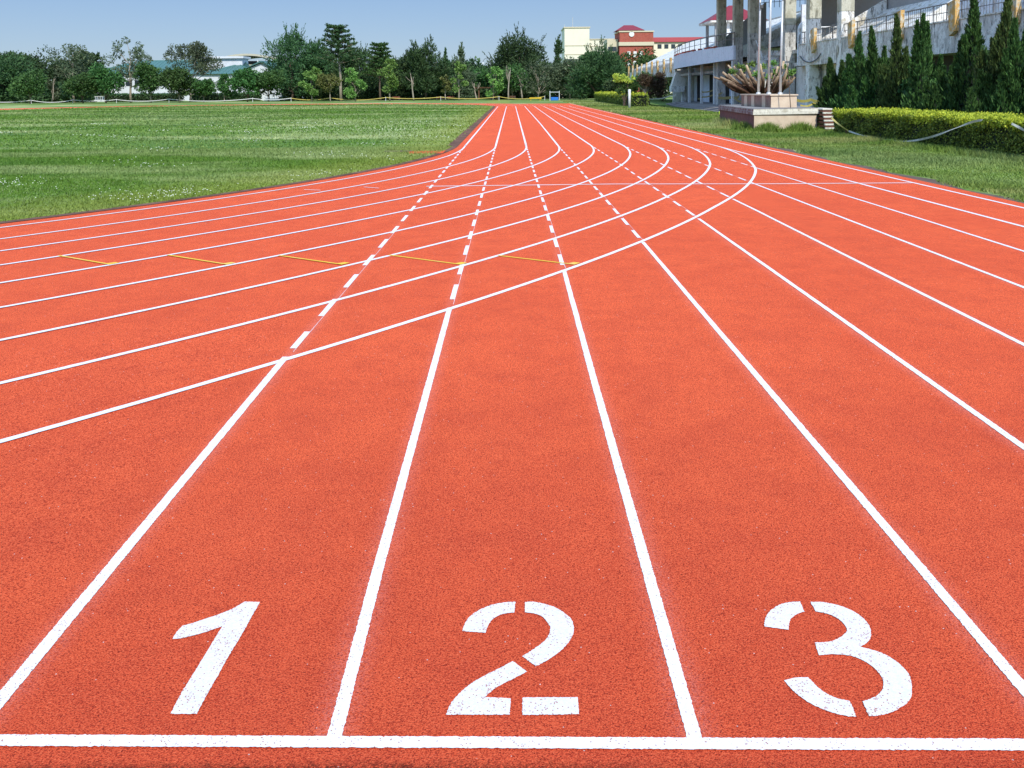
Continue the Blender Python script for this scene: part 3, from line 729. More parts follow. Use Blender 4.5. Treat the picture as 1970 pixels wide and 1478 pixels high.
# low clipped hedge behind the left tree row
mb = MB(); a = at(170, 190, 238); b = at(545, 190, 238)
def leafy_box(root, x0, x1, y0, y1, h, n, L, W, side, topm, ntop, seed, name='foliage', core='core'):
    rg = np.random.default_rng(seed)
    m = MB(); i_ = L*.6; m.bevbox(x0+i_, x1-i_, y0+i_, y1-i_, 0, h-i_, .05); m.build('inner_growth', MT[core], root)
    ax, ay = y1-y0, x1-x0; C = np.zeros((n, 3)); f = rg.choice(4, n, p=np.array([ax, ax, ay, ay])/(2*(ax+ay)))
    uu = rg.uniform(0, 1, n); C[:, 2] = rg.uniform(.02, 1, n)*h
    C[:, 0] = np.where(f == 0, x0, np.where(f == 1, x1, x0+uu*(x1-x0))); C[:, 1] = np.where(f < 2, y0+uu*(y1-y0), np.where(f == 2, y0, y1))
    C += rg.normal(0, L*.45, (n, 3)); C[:, 0] += .06*np.sin(C[:, 1]*2.3+C[:, 2]*4); C[:, 2] = np.clip(C[:, 2], .01, h)
    quads_mesh(name, leaf_quads(C, unit(n, rg)+np.array([0, 0, .3]), L, W, rg), MT[side], root)
    C = np.stack([rg.uniform(x0-.05, x1+.05, ntop), rg.uniform(y0, y1, ntop), h+rg.normal(0, L*.45, ntop)+.035*np.sin(rg.uniform(0, 6, ntop))], 1)
    C[:, 2] += .04*np.sin(C[:, 1]*1.7)+.03*np.sin(C[:, 1]*4.1+C[:, 0])
    edge = rg.uniform(0, 1, ntop) < .30; C[edge, 0] = x0+rg.normal(-.02, .04, edge.sum()); C[edge, 2] -= np.abs(rg.normal(0, h*.09, edge.sum()))
    quads_mesh('top_shoots', leaf_quads(C, unit(ntop, rg)*.7+np.array([0, 0, .8]), L, W, rg), MT[topm], root)
for (pa, pb, Y, lb) in ((205, 350, 236, 'dark clipped hedge under the tallest thin-crowned tree'), (372, 500, 234, 'dark clipped hedge under the small trees before the white hall')):
    xa, xb = at(pa, 190, Y).x, at(pb, 190, Y).x
    r = empty('clipped_hedge', (0, 0, 0), label=lb, cat='hedge'); leafy_box(r, xa, xb, Y-1, Y+1, 1.9, 2600, .4, .3, 'darkleaf', 'darkleaf', 1400, 61)

# ------------------------------------------------------------------ barrier tape along the far bend
def fence_post(P, h=.95, label='', r=.045, g='posts carrying the tape along the far bend', mat='whitepost'):
    m = MB(); m.tube([(0, 0, 0), (.01, 0, h*.5), (0, .02, h)], [r*1.1, r, r*.95], 8); m.tube([(0, .02, h), (0, .02, h+.04)], [r*1.25, r*.6], 8)
    o = m.build('tape_post', MT[mat]); o.location = (P.x, P.y, 0); tag(o, label, 'post', g)
MT['tape_w'] = plain('white_barrier_tape', (.72, .70, .66), .5, dirt=.3)
MT['tape_y'] = plain('yellow_barrier_tape', (.62, .50, .12), .5, dirt=.4)
MT['tape_g'] = mottled('old_grey_tape', (.52, .51, .44), (.34, .34, .27), 5)
PX = [(-40, 206), (60, 205), (140, 204), (224, 204), (325, 203), (486, 202), (560, 201), (636, 200), (742, 199), (848, 198), (960, 196), (1048, 191)]
PXL = ['left edge of the field', 'wide dark domed tree', 'tall open tree', 'round green tree', 'bright green tree', 'bushy gable tree', 'broad dark spiky tree', 'tall pale trunk', 'slim light green tree', 'wooden benches', 'foot of the biggest dome', 'blue box frame']
for i, (px, Y) in enumerate(PX):
    fence_post(at(px, 195, Y), .95, 'slim white tape post near the '+PXL[i])
    if i+1 < len(PX):
        A = at(px, 195, Y); B = at(PX[i+1][0], 195, PX[i+1][1]); A.z = B.z = .84
        m = MB(); pts = []
        for j in range(17):
            u = j/16; q = A.lerp(B, u); q.z -= (.42+.12*math.sin(i*2.1))*4*u*(1-u)
            pts.append(q)
        m.ribbon(pts, .13)
        yl = i >= 6
        tag(m.build('barrier_tape', MT['tape_y' if yl else 'tape_w']), ('yellow' if yl else 'white')+' sagging tape running right from the '+PXL[i], 'barrier tape', 'tape strung along the far bend')

# ------------------------------------------------------------------ green-roofed hall, left
MT['hallwall'] = plain('hall_white_render', (.62, .64, .66), .8, dirt=.3, sc=.6)
MT['greenroof'] = plain('green_sheet_roof', (.060, .150, .135), .55, dirt=.25, sc=.5)
MT['roofrib'] = plain('green_roof_ribs', (.07, .19, .17), .5)
MT['beige'] = plain('beige_roof_shell', (.50, .46, .36), .7, dirt=.3, sc=.4)
MT['glass'] = plain('dark_window_glass', (.03, .04, .05), .15, spec=.6, dirt=0)
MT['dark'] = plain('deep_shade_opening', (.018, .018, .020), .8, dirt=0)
def gable_roof(x0, x1, y0, y1, ze, zr, parent, over=.8, hip=True, name='roof', mat='greenroof', ribs=True):
    ym = (y0+y1)/2; h = (y1-y0)/2 if hip else 0
    a, b, c, d = (x0-over, y0-over, ze), (x1+over, y0-over, ze), (x1+over, y1+over, ze), (x0-over, y1+over, ze)
    e, f = (x0+h*.8, ym, zr), (x1-h*.8, ym, zr)
    m = MB(); m.add([a, b, c, d, e, f], [(0, 1, 5, 4), (2, 3, 4, 5), (1, 2, 5), (3, 0, 4), (3, 2, 1, 0)])
    r = m.build(name, MT[mat], parent)
    m = MB(); m.tube([e, f], .18, 6)
    for q, p in ((a, e), (d, e), (b, f), (c, f)): m.tube([q, p], .16, 6)
    m.build('ridge_cap', MT['roofrib' if mat == 'greenroof' else mat], r)
    if ribs:
        m = MB(); nn = int((x1-x0)/1.2)
        for i in range(1, nn):
            x = x0+(x1-x0)*i/nn; fz = 1.
            if x < e[0]: fz = max(.05, (x-x0+over)/(e[0]-x0+over))
            if x > f[0]: fz = max(.05, (x1+over-x)/(x1+over-f[0]))
            m.tube([(x, y0-over, ze+.05), (x, y0-over+(ym-y0+over)*fz, ze+(zr-ze)*fz+.05)], .04, 4)
        m.build('roof_rib', MT['roofrib'], r)
    return r
YH = 262; X0, X1 = at(168, 190, YH).x, at(416, 190, YH).x
hall = empty('sports_hall', ((X0+X1)/2, YH, 0), label='long white hall with green hipped sheet roof behind the left trees', cat='building', group=None)
def rel(mbv, root):
    o = root.location
    mbv.v = [(a-o.x, b-o.y, c-o.z) for a, b, c in mbv.v]; return mbv
class RMB(MB):
    def __init__(s, root): super().__init__(); s.root = root
    def build(s, name, mats, parent=None, smooth=False):
        rel(s, s.root); return super().build(name, mats, parent or s.root, smooth)
ze = at(300, 143, YH).z; zr = at(300, 114, YH).z
m = RMB(hall); m.box(X0, X1, YH, YH+26, 0, ze); m.build('wall', MT['hallwall'])
for i in range(14):
    x = X0+2+(X1-X0-4)*i/13
    m = RMB(hall); m.box(x-.9, x+.9, YH-.05, YH+.1, ze-3.4, ze-1.7); m.build('window', MT['glass'])
m = RMB(hall); m.box(X0, X1, YH-.12, YH, 1.9, 2.2); m.build('wall_band', MT['greenroof'])
hx = hall.location.x
gable_roof(X0-hx, X1-hx, 0, 26, ze, zr, hall)
# gabled second hall with clerestory
X2, X3 = at(388, 190, YH-6).x, at(548, 190, YH-6).x; YG = YH-6
hall2 = empty('sports_hall', ((X2+X3)/2, YG, 0), label='white hall with green gable roof and raised white clerestory left of the dark spiky tree', cat='building')
ze2 = at(470, 142, YG).z; zr2 = at(470, 118, YG).z
m = RMB(hall2); m.box(X2, X3, YG, YG+24, 0, ze2); m.build('wall', MT['hallwall'])
gx0, gx1 = at(460, 190, YG).x, at(545, 190, YG).x; gm = at(508, 190, YG).x; za = at(508, 118, YG).z
m = RMB(hall2); m.prism([(gx0, ze2+.02), (gx1, ze2+.02), (gm, za-.5)], 'y', YG-1.5, YG+.2); m.build('gable', MT['hallwall'])
m = RMB(hall2); m.prism([(gx0-.8, ze2), (gm, za-.35), (gx1+.8, ze2), (gm, za+.1)], 'y', YG-2.3, YG+22); m.build('roof', MT['greenroof'])
gable_roof(X2-hall2.location.x, X3-hall2.location.x-8, 0, 24, ze2, zr2, hall2, ribs=True)
cx0, cx1 = at(396, 190, YG+10).x, at(470, 190, YG+10).x; zc0, zc1 = at(430, 120, YG+10).z, at(430, 109, YG+10).z
m = RMB(hall2); m.box(cx0, cx1, YG+9, YG+15, zc0-2, zc1-.6); m.build('clerestory', MT['hallwall'])
m = RMB(hall2); m.box(cx0-.6, cx1+.6, YG+8.2, YG+15.8, zc1-.6, zc1); m.build('clerestory_roof', MT['hallwall'])
for i in range(6):
    x = X2+2+(X3-X2-4)*i/5
    m = RMB(hall2); m.box(x-1, x+1, YG-.05, YG+.1, ze2-3.2, ze2-1.7); m.build('window', MT['glass'])
YA = YH+60; xa, xb = at(418, 190, YA).x, at(542, 190, YA).x
arena = empty('arena_building', ((xa+xb)/2, YA, 0), label='beige arched roof rising behind the green gable roof', cat='building')
m = RMB(arena); m.box(xa, xb, YA, YA+20, 0, at(480, 122, YA).z); m.build('wall', MT['beige'])
m = RMB(arena); n = 14; zt = at(480, 104, YA).z; zb = at(480, 116, YA).z
prof = [(xa-1+(xb-xa+2)*i/n, zb+(zt-zb)*math.sin(math.pi*i/n)) for i in range(n+1)]
m.prism([(x, z-.7) for x, z in prof][::1]+[(x, z) for x, z in prof][::-1], 'y', YA-3, YA+20); m.build('roof', MT['beige'])
m = RMB(arena); m.box(xa+2, xb-2, YA-.1, YA+.1, zb-1.4, zb-.3); m.build('window', MT['dark'])
for i in range(5): 
    x = xa+4+(xb-xa-8)*i/4; m = RMB(arena); m.tube([(x, YA-1.6, 0), (x, YA-1.6, zb)], .25, 8); m.build('column', MT['hallwall'])
# white boundary wall pieces and low picket rail between the left trees
for (pa, pb, Y, hh, lb) in ((0, 205, 246, 1.5, 'low white boundary wall left of the round green tree'), (505, 560, 232, 1.7, 'short white picket fence below the bushy end tree')):
    xa, xb = at(pa, 190, Y).x, at(pb, 190, Y).x; r = empty('boundary_fence', ((xa+xb)/2, Y, 0), label=lb, cat='fence')
    m = RMB(r); m.box(xa, xb, Y, Y+.25, 0, hh*.35); m.build('base_wall', MT['hallwall'])
    m = RMB(r); nn = int((xb-xa)/.6)
    for i in range(nn+1): x = xa+(xb-xa)*i/nn; m.box(x-.05, x+.05, Y+.05, Y+.15, hh*.35, hh)
    m.box(xa, xb, Y+.04, Y+.16, hh-.1, hh); m.build('picket_rail', MT['whitepost'])

# ------------------------------------------------------------------ cream and brick school buildings
MT['cream'] = plain('cream_render', (.78, .73, .57), .85, dirt=.18, sc=.15)
MT['creamd'] = plain('cream_moulding', (.60, .53, .38), .85, dirt=.2)
MT['brick'] = brick_mat('red_brick', (.42, .095, .065), (.34, .075, .055), (.40, .22, .17), 1.5)
MT['redroof'] = plain('red_tile_roof', (.36, .045, .035), .75, dirt=.35, sc=1)
MT['darkredroof'] = plain('dark_red_roof', (.22, .018, .028), .6, dirt=.3, sc=1)
YC = 400; r = empty('cream_building', (at(1110, 190, YC).x, YC, 0), label='plain cream building block above the trees with thin aerials', cat='building')
A = lambda px, py, Y: at(px, py, Y)
x0, x1, x2 = A(1086, 60, YC).x, A(1134, 60, YC).x, A(1190, 60, YC).x; z1, z2 = A(1110, 54, YC).z, A(1160, 76, YC).z
m = RMB(r); m.box(x0, x1, YC, YC+22, 0, z1); m.box(x1, x2+6, YC+1.5, YC+22, 0, z2); m.build('wall', MT['cream'])
m = RMB(r); m.box(x0-.35, x1+.35, YC-.35, YC+22.3, z1, z1+.5); m.box(x1+.36, x2+6, YC+1.15, YC+22, z2, z2+.4)
for zz in (A(1110, 87, YC).z, A(1110, 104, YC).z): m.box(x0-.15, x1+.15, YC-.15, YC-.002, zz-.35, zz)
zz = A(1160, 88, YC).z; m.box(x1+.2, x2+6, YC+1.3, YC+1.49, zz-.3, zz); m.build('cornice', MT['creamd'])
m = RMB(r); m.box(x0+.5, x2+5, YC+1.0 if 0 else YC-.06, YC-.01, A(1110, 112, YC).z-2.6, A(1110, 112, YC).z-.4); m.build('window', MT['glass'])
m = RMB(r); zt = A(1103, 32, YC).z; xx = A(1103, 50, YC).x; m.tube([(xx, YC+4, z1), (xx, YC+4, zt)], .12, 6); m.build('aerial', MT['metal']); m = RMB(r); xx = A(1087, 50, YC).x; m.tube([(xx, YC+4, z1), (xx, YC+4, A(1087, 46, YC).z)], .10, 6); m.build('aerial', MT['metal'])

YB = 345; r = empty('brick_building', (A(1220, 190, YB).x, YB, 0), label='red brick school block with white round clock and red hipped roof', cat='building')
x0, x1 = A(1192, 60, YB).x, A(1257, 60, YB).x; zt = A(1220, 62, YB).z; zb = A(1220, 81, YB).z; zc = A(1220, 88, YB).z
m = RMB(r); m.box(x0, x1, YB, YB+16, zb, zt); m.box(x0+.02, x1-.02, YB+.3, YB+16, 0, zc); m.build('wall', MT['brick'])
m = RMB(r); m.box(x0-.25, x1+.25, YB-.25, YB+16, zc, zb); m.box(x0-.3, x1+.3, YB-.3, YB+16.2, zt, zt+.5); m.build('cornice', MT['creamd'])
m = RMB(r); m.box(x0-4.5, x0-.3, YB+3, YB+16, 0, zt-2.5); m.build('side_bay', MT['creamd'])
for kx in range(3):
    for kz in range(3):
        xx = x0+3.0+kx*2.4; z_ = zc-2.8-kz*3.6; m = RMB(r); m.box(xx, xx+1.2, YB+.2, YB+.32, z_-1.6, z_+.6); m.build('window', MT['whitepost'])
for kz in range(3):
    m = RMB(r); z_ = zt-6-kz*3.6; m.box(x0-4.1, x0-.9, YB+2.93, YB+3.05, z_-1.2, z_+.6); m.build('window', MT['glass'])
ck = RMB(r); cxk, czk = A(1215, 66, YB).x, A(1215, 66, YB).z; n = 20
ck.prism([(cxk+1.0*math.cos(2*math.pi*i/n), czk+1.0*math.sin(2*math.pi*i/n)) for i in range(n)], 'y', YB-.3, YB-.01)
cko = ck.build('clock', MT['whitepost'])
x0r, x1r = A(1186, 60, YB).x, A(1241, 60, YB).x; zp = A(1215, 46.5, YB).z; ze = A(1215, 58.5, YB).z
m = RMB(r); m.box(x0r+1.4, x1r-1.4, YB+1, YB+11, zt+.5, ze); m.build('roof_drum', MT['cream'])
m = RMB(r); m.add([(x0r, YB-.2, ze), (x1r, YB-.2, ze), (x1r, YB+12, ze), (x0r, YB+12, ze), (A(1204, 50, YB).x, YB+6, zp), (A(1222, 50, YB).x, YB+6, zp)], [(0, 1, 5, 4), (2, 3, 4, 5), (1, 2, 5), (3, 0, 4), (3, 2, 1, 0)]); m.build('roof', MT['darkredroof'])
r2 = empty('brick_building', (A(1290, 190, YB+8).x, YB+8, 0), label='long lower school wing with sloping red roof and pale windowed wall', cat='building')
Yw = YB+8; xa, xb = A(1257.6, 70, Yw).x, A(1375, 70, Yw).x; z_e, z_r = A(1290, 81, Yw).z, A(1290, 70, Yw).z
m = RMB(r2); m.box(xa, xb, Yw, Yw+14, 0, z_e-.1); m.build('wall', MT['cream'])
m = RMB(r2); m.add([(xa, Yw-.8, z_e), (xb, Yw-.8, z_e), (xb, Yw+7, z_r), (xa, Yw+7, z_r), (xb, Yw+15, z_e), (xa, Yw+15, z_e)], [(0, 1, 2, 3), (3, 2, 4, 5), (1, 4, 2), (0, 3, 5), (0, 5, 4, 1)]); m.build('roof', MT['redroof'])
for i in range(9):
    xx = xa+1.5+i*2.7
    m = RMB(r2); m.box(xx, xx+1.6, Yw-.06, Yw+.1, z_e-2.6, z_e-.9); m.build('window', MT['glass'])

# ------------------------------------------------------------------ grove furniture: lamp, pergola, benches, frame
P = A(945, 195, 205); lp = empty('street_lamp', (P.x, P.y, 0), label='street lamp with curled double arm left of the biggest dome', cat='lamp')
m = MB(); ht = A(945, 118, 205).z; m.tube([(0, 0, 0), (0, 0, ht*.5), (0, 0, ht)], [.13, .10, .07], 8); m.build('pole', MT['darkmetal'], lp)
m = MB()
for s_ in (-1,):
    pts = [(0, 0, ht-.8)]+[(s_*(.9-.9*math.cos(a)), 0, ht-.3+1.0*math.sin(a)) for a in np.linspace(.2, math.pi*.98, 10)]; m.tube(pts, .05, 6)
    pts = [(0, 0, ht-1.0)]+[(s_*(.5-.5*math.cos(a)), 0, ht-.8+.6*math.sin(a)) for a in np.linspace(.2, math.pi*.9, 8)]; m.tube(pts, .04, 6)
m.build('arm', MT['darkmetal'], lp)
m = MB(); m.tube([(-1.8, 0, ht-.25), (-1.8, 0, ht-.5), (-1.8, 0, ht-.75)], [.08, .22, .10], 8); m.build('lantern', MT['whitepost'], lp)

P = A(938, 195, 212); pg = empty('pergola', (P.x, P.y, 0), label='brown timber pergola with flat roof under the trees', cat='pergola')
MT['wood'] = mottled('weathered_brown_wood', (.20, .10, .055), (.12, .06, .035), 5, fine=25)
for sx in (-1, 1):
    for sy in (-1, 1):
        m = MB(); m.bevbox(sx*2-.14, sx*2+.14, sy*1.4-.14, sy*1.4+.14, 0, 2.75, .02); m.build('post', MT['wood'], pg)
m = MB(); m.box(-3.0, 3.0, -2.0, 2.0, 2.76, 2.9)
for i in range(11): m.box(-2.9+i*.57, -2.78+i*.57, -2.2, 2.2, 2.905, 3.05)
m.build('roof', MT['wood'], pg)
def bench(P, rz, lb, mat='wood'):
    b = empty('park_bench', (P.x, P.y, 0), rz, label=lb, cat='bench', group='benches under the grove trees')
    m = MB()
    for i in range(3): m.box(-.9, .9, -.22+i*.15, -.10+i*.15, .43, .47)
    m.build('seat', MT[mat], b)
    m = MB()
    for i in range(3): m.box(-.9, .9, .27, .31, .58+i*.13, .67+i*.13)
    m.build('backrest', MT[mat], b)
    for s_ in (-.7, .7):
        m = MB(); m.box(s_-.05, s_+.05, -.2, .25, 0, .425); m.box(s_-.05, s_+.05, .2, .265, .425, .95); m.build('leg', MT['darkmetal'], b)
MT['redwood'] = plain('red_brown_paint', (.30, .085, .05), .7)
bench(A(762, 190, 206), .1, 'red-brown bench right of the slim light green tree', 'redwood')
bench(A(846, 190, 204), -.1, 'pale wooden bench beside the little olive sapling')
bench(A(868, 190, 203), .4, 'wooden bench turned sideways right of the olive sapling', 'redwood')
bench(A(985, 190, 202), .2, 'grey low bench under the leaning bare trunk')
P = A(1067, 194, 181); fr = empty('equipment_frame', (P.x, P.y, 0), label='white upright frame with a blue box at its foot', cat='frame')
for s_ in (-.95, .95):
    m = MB(); m.tube([(s_, 0, 0), (s_, 0, 2.0)], .07, 8); m.build('post', MT['whitepost'], fr)
m = MB(); m.tube([(-.95, 0, 1.75), (.95, 0, 1.75)], .05, 8); m.build('crossbar', MT['whitepost'], fr)
MT['blue'] = plain('blue_plastic', (.02, .16, .55), .5); m = MB(); m.bevbox(-.75, .75, -.3, .3, .08, .72, .06); m.build('box', MT['blue'], fr)
m = MB(); P = A(1030, 192, 190); m.bevbox(P.x-1.3, P.x+1.3, P.y-.4, P.y+.4, .35, .62, .05); m.box(P.x-1.1, P.x-.9, P.y-.2, P.y+.2, 0, .349); m.box(P.x+.9, P.x+1.1, P.y-.2, P.y+.2, 0, .349)
MT['yellowp'] = plain('yellow_paint', (.65, .42, .02), .6); tag(m.build('yellow_bench', MT['yellowp']), 'low yellow bench under the grey forked tree', 'bench')
# pale shed glimpsed through the trunks
P = A(1098, 190, 232); sh = empty('garden_shed', (P.x, P.y, 0), label='small cream shed with pitched roof seen under the dark trees', cat='shed')
m = MB(); m.box(-4, 4, 0, 4, 0, 2.4); m.build('wall', MT['cream'], sh)
m = MB(); m.prism([(-4.3, 2.41), (4.3, 2.41), (0, 3.6)], 'y', -.4, 4.4); m.build('roof', MT['redwood'], sh)

# distant wood that closes the view behind the grove: one uncountable mass
rg = np.random.default_rng(77)
def wood(px0, px1, Y, top, n, seed, wob=12, mat='darkleaf'):
    rg = np.random.default_rng(seed); cl = []
    xa, xb = at(px0, 190, Y).x, at(px1, 190, Y).x; k = int((xb-xa)/2.0)
    for i in range(k*6):
        u = rg.uniform(0, 1); px = px0+(px1-px0)*u; H = at(px, top+wob*math.sin(px*.045+seed)*.6+wob*.5*math.sin(px*.11), Y).z
        cl.append((xa+(xb-xa)*u, Y+rg.uniform(-3, 6), max(2, H-1.2)*rg.uniform(.1, 1)**.75, rg.uniform(1.4, 2.5), 1.))
    V = crown(cl, n, .95, .55, rg, .3)
    tag(quads_mesh('distant_wood', V, MT[mat]), kind='stuff')
wood(540, 1200, 246, 114, 46000, 3)
wood(545, 1190, 226, 174, 15000, 9, 5)
wood(-120, 190, 246, 112, 26000, 4)
wood(-120, 175, 224, 168, 7000, 12, 5)
wood(1180, 1330, 232, 118, 4500, 5)

# ------------------------------------------------------------------ grandstand
MT['oldwhite'] = weathered('flaking_white_paint', (.84, .83, .79), (.58, .52, .40), stain=(.05, .045, .04), amount=.35, vs=1.0, streak=.75)
MT['oldblue'] = weathered('flaking_pale_blue_paint', (.78, .84, .90), (.62, .62, .58), stain=(.03, .03, .03), amount=.35, streak=.7)
MT['palewall'] = weathered('pale_blue_grey_render', (.78, .82, .90), (.72, .76, .84), stain=(.25, .27, .30), amount=.2, streak=.3)
MT['concrete'] = weathered('stained_concrete', (.62, .60, .55), (.46, .44, .39), stain=(.06, .06, .055), amount=.6, streak=.7)
MT['parapetc'] = weathered('stained_parapet_concrete', (.82, .80, .75), (.58, .55, .50), stain=(.035, .035, .035), amount=.55, vs=1.2, streak=.75)
MT['olive'] = weathered('olive_column_concrete', (.56, .54, .43), (.42, .40, .30), stain=(.07, .07, .05), amount=.5, streak=.6)  # olive tone for the upper part of the columns
MT['orange'] = weathered('orange_fin_paint', (.66, .36, .08), (.66, .58, .42), stain=(.20, .12, .05), amount=.5, vs=2.2, streak=.7)
MT['wallbeige'] = weathered('beige_ground_floor_wall', (.76, .73, .65), (.68, .65, .56), stain=(.20, .19, .16), amount=.3, streak=.4)
MT['terrace'] = weathered('terrace_paint', (.84, .83, .79), (.58, .53, .42), stain=(.06, .06, .06), amount=.42, vs=.8, streak=.5)
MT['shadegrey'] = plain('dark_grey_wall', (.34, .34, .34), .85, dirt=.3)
MT['platform'] = mottled('platform_concrete', (.30, .28, .26), (.18, .165, .16), 1.2, fine=10, bump=.2)
MT['rail'] = plain('rusty_grey_rail', (.18, .17, .16), .6, .4, dirt=.4, sc=10)
MT['deepgrey'] = plain('shaded_recess_wall', (.075, .07, .065), .9, dirt=.4)  # shade under the parapet put into the wall colour
gs = empty('grandstand', (24, 90, 0), label='old concrete grandstand with terraced seats, roof columns and curved white balcony', cat='grandstand')
ZS = 1.056
def part(m, name, mat, parent=None, smooth=False):
    m.v = [(a, b, c*ZS) for a, b, c in m.v]
    rel(m, gs); return m.build(name, MT[mat], parent or gs, smooth)
XF = 24.0; PB, PT = 3.8, 5.45
# stepped seating, front row to back row
ROWS = 15
def seating(ya, yb, name='terrace_seating', mat='terrace', x0=25.3, z0=4.35, rows=ROWS, rise=.44, run=.76):
    prof = [(x0, z0-.5)]
    for i in range(rows):
        prof += [(x0+i*run, z0+i*rise), (x0+(i+.74)*run, z0+(i+1)*rise), (x0+(i+1)*run-.001, z0+(i+1)*rise)]
    prof += [(x0+rows*run, z0-.5)]
    cln = []
    for p in prof:
        if not cln or (abs(cln[-1][0]-p[0]) > 1e-6 or abs(cln[-1][1]-p[1]) > 1e-6): cln.append(p)
    m = MB(); n = len(cln); b = 0
    for y in (ya, yb): m.v += [(x, y, z) for x, z in cln]
    for i in range(n-1): m.f.append((i, i+1, n+i+1, n+i)); m.mi.append(0)
    # end caps as strips down to the underside
    zb = z0-.5
    for k_, y in ((0, ya), (1, yb)):
        for i in range(rows):
            xa_, xb_ = x0+i*run, x0+(i+1)*run; z_ = z0+(i+1)*rise
            m.add([(xa_, y, zb), (xb_, y, zb), (xb_, y, z_), (xa_+.74*run, y, z_), (xa_, y, z_-rise)], [(0, 1, 2, 3, 4)])
    return part(m, name, mat)
seating(14, 55); seating(55, 76.5, rows=9); seating(104, 184, z0=5.9, rise=.335, run=.72)
seating(76.6, 93, mat='concrete', x0=29.9, z0=7.0, rows=2); seating(93.1, 104, mat='concrete', x0=29.9, z0=7.0, rows=9)
# aisle walls / vomitory side walls on the terraces
for y in (31, 45, 58.5, 76.2):
    m = MB(); m.prism([(25.2, 4.36), (25.2, 5.25), (32.0, 9.2), (32.0, 8.3)], 'y', y-.15, y+.15)
    part(m, 'aisle_wall', 'oldwhite')
# front parapet, concrete, with deck and underside
m = MB(); m.box(XF, XF+.28, 14, 74.3, PB, PT); part(m, 'parapet', 'parapetc')
m = MB(); m.box(XF+.29, 36.5, 14, 76.4, PB+.02, PB+.3); part(m, 'deck_slab', 'concrete')
m = MB(); m.box(XF-.05, XF+.34, 14, 74.3, PT+.002, PT+.07); part(m, 'parapet_cap', 'oldwhite')
m = MB(); m.box(XF, XF+.28, 130.5, 184, PB, PT-.2); part(m, 'parapet', 'oldwhite')
m = MB(); m.box(XF+.29, 36.5, 104, 184, PB+.02, PB+.3); part(m, 'deck_slab', 'concrete')
# back of the inner walkway: pale blue wall band behind the near rail
m = MB(); m.box(25.0, 25.25, 14, 50, 4.1, 6.7); part(m, 'walkway_wall', 'oldblue')
m = MB(); m.box(32.15, 32.45, 55.1, 93, 4, 14.5); part(m, 'back_wall', 'shadegrey')
m = MB(); m.box(36.2, 36.5, 104, 184, 3, 11.2); part(m, 'back_wall', 'concrete')
# rails
def railing(ya, yb, z0, z1, x, name='railing', sp=.28, mat='rail', post=1.6):
    m = MB(); m.tube([(x, ya, z1), (x, yb, z1)], .035, 6); m.tube([(x, ya, z1-.45), (x, yb, z1-.45)], .02, 5)
    for i in range(int((yb-ya)/post)+1): m.tube([(x, ya+i*post, z0), (x, ya+i*post, z1)], .03, 5)
    if sp:
        for i in range(int((yb-ya)/sp)): m.tube([(x, ya+i*sp, z0), (x, ya+i*sp, z1)], .011, 4, cap=False)
    return part(m, name, mat)
railing(14, 74, PT+.07, 6.4, XF+.14); railing(131, 184, PT-.2, 6.25, XF+.14, sp=0)
# orange fins
for i, y in enumerate((36, 41.7, 47.5, 54.2, 62.0, 69.8)):
    m = MB(); m.prism([(y, 4.9), (y+.6, 4.65), (y+.85, 6.35), (y, 6.5)], 'x', XF-.26, XF-.02); f_ = part(m, 'fin', 'orange')
for i in range(9):
    y = 133+i*6; m = MB(); m.box(XF-.26, XF-.02, y, y+.9, 4.4, 6.5); part(m, 'fin', 'orange')
# ground-floor wall under the near half
m = MB(); m.box(25.0, 25.3, 66, 80, 0, PB); part(m, 'ground_floor_wall', 'wallbeige')
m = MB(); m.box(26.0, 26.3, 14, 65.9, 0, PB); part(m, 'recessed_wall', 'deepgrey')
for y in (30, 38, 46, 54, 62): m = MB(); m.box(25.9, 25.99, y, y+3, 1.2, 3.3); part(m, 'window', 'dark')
wf = MB(); wf.box(24.9, 25.0, 73.3, 75.3, .95, 3.35); wo = part(wf, 'window', 'oldwhite')
m = MB(); m.box(24.86, 24.898, 73.45, 75.15, 1.1, 3.25); part(m, 'pane', 'glass', wo)
m = MB()
for z_ in (1.5, 1.9, 2.3, 2.7, 3.05): m.box(24.83, 24.858, 73.45, 75.15, z_, z_+.06)
part(m, 'louvre', 'redwood', wo)
m = MB(); m.tube([(24.85, 71.1, 0), (24.85, 71.1, 3.4), (24.6, 71.3, 3.7)], .07, 8); part(m, 'downpipe', 'rail')
m = MB(); m.tube([(XF-.1, 73.6-u*5, 4.55-.55*math.sin(math.pi*min(1, u*1.0))**.7) for u in np.linspace(0, 1, 10)], .045, 6); part(m, 'cable', 'darkmetal')
# tall roof columns
for i, y in enumerate((65.0, 71.9, 78.3, 89.9, 96.1, 103.7)):
    m = MB(); m.bevbox(XF-.06, XF+.89, y-.45, y+.45, 0, 7.3, .04); base = part(m, 'column', 'oldwhite' if i in (0, 1) else 'concrete')
    m = MB(); m.bevbox(XF-.07, XF+.90, y-.46, y+.46, 7.301, 13.4, .04); part(m, 'column_shaft', 'olive', base)
m = MB(); m.box(21.5, 39, 76, 108, 13.4, 13.9); part(m, 'roof', 'concrete')
for y in (65.0, 71.9, 78.3, 89.9, 96.1, 103.7): m = MB(); m.box(22, 38.5, y-.25, y+.25, 12.7, 13.39); part(m, 'roof_beam', 'concrete')
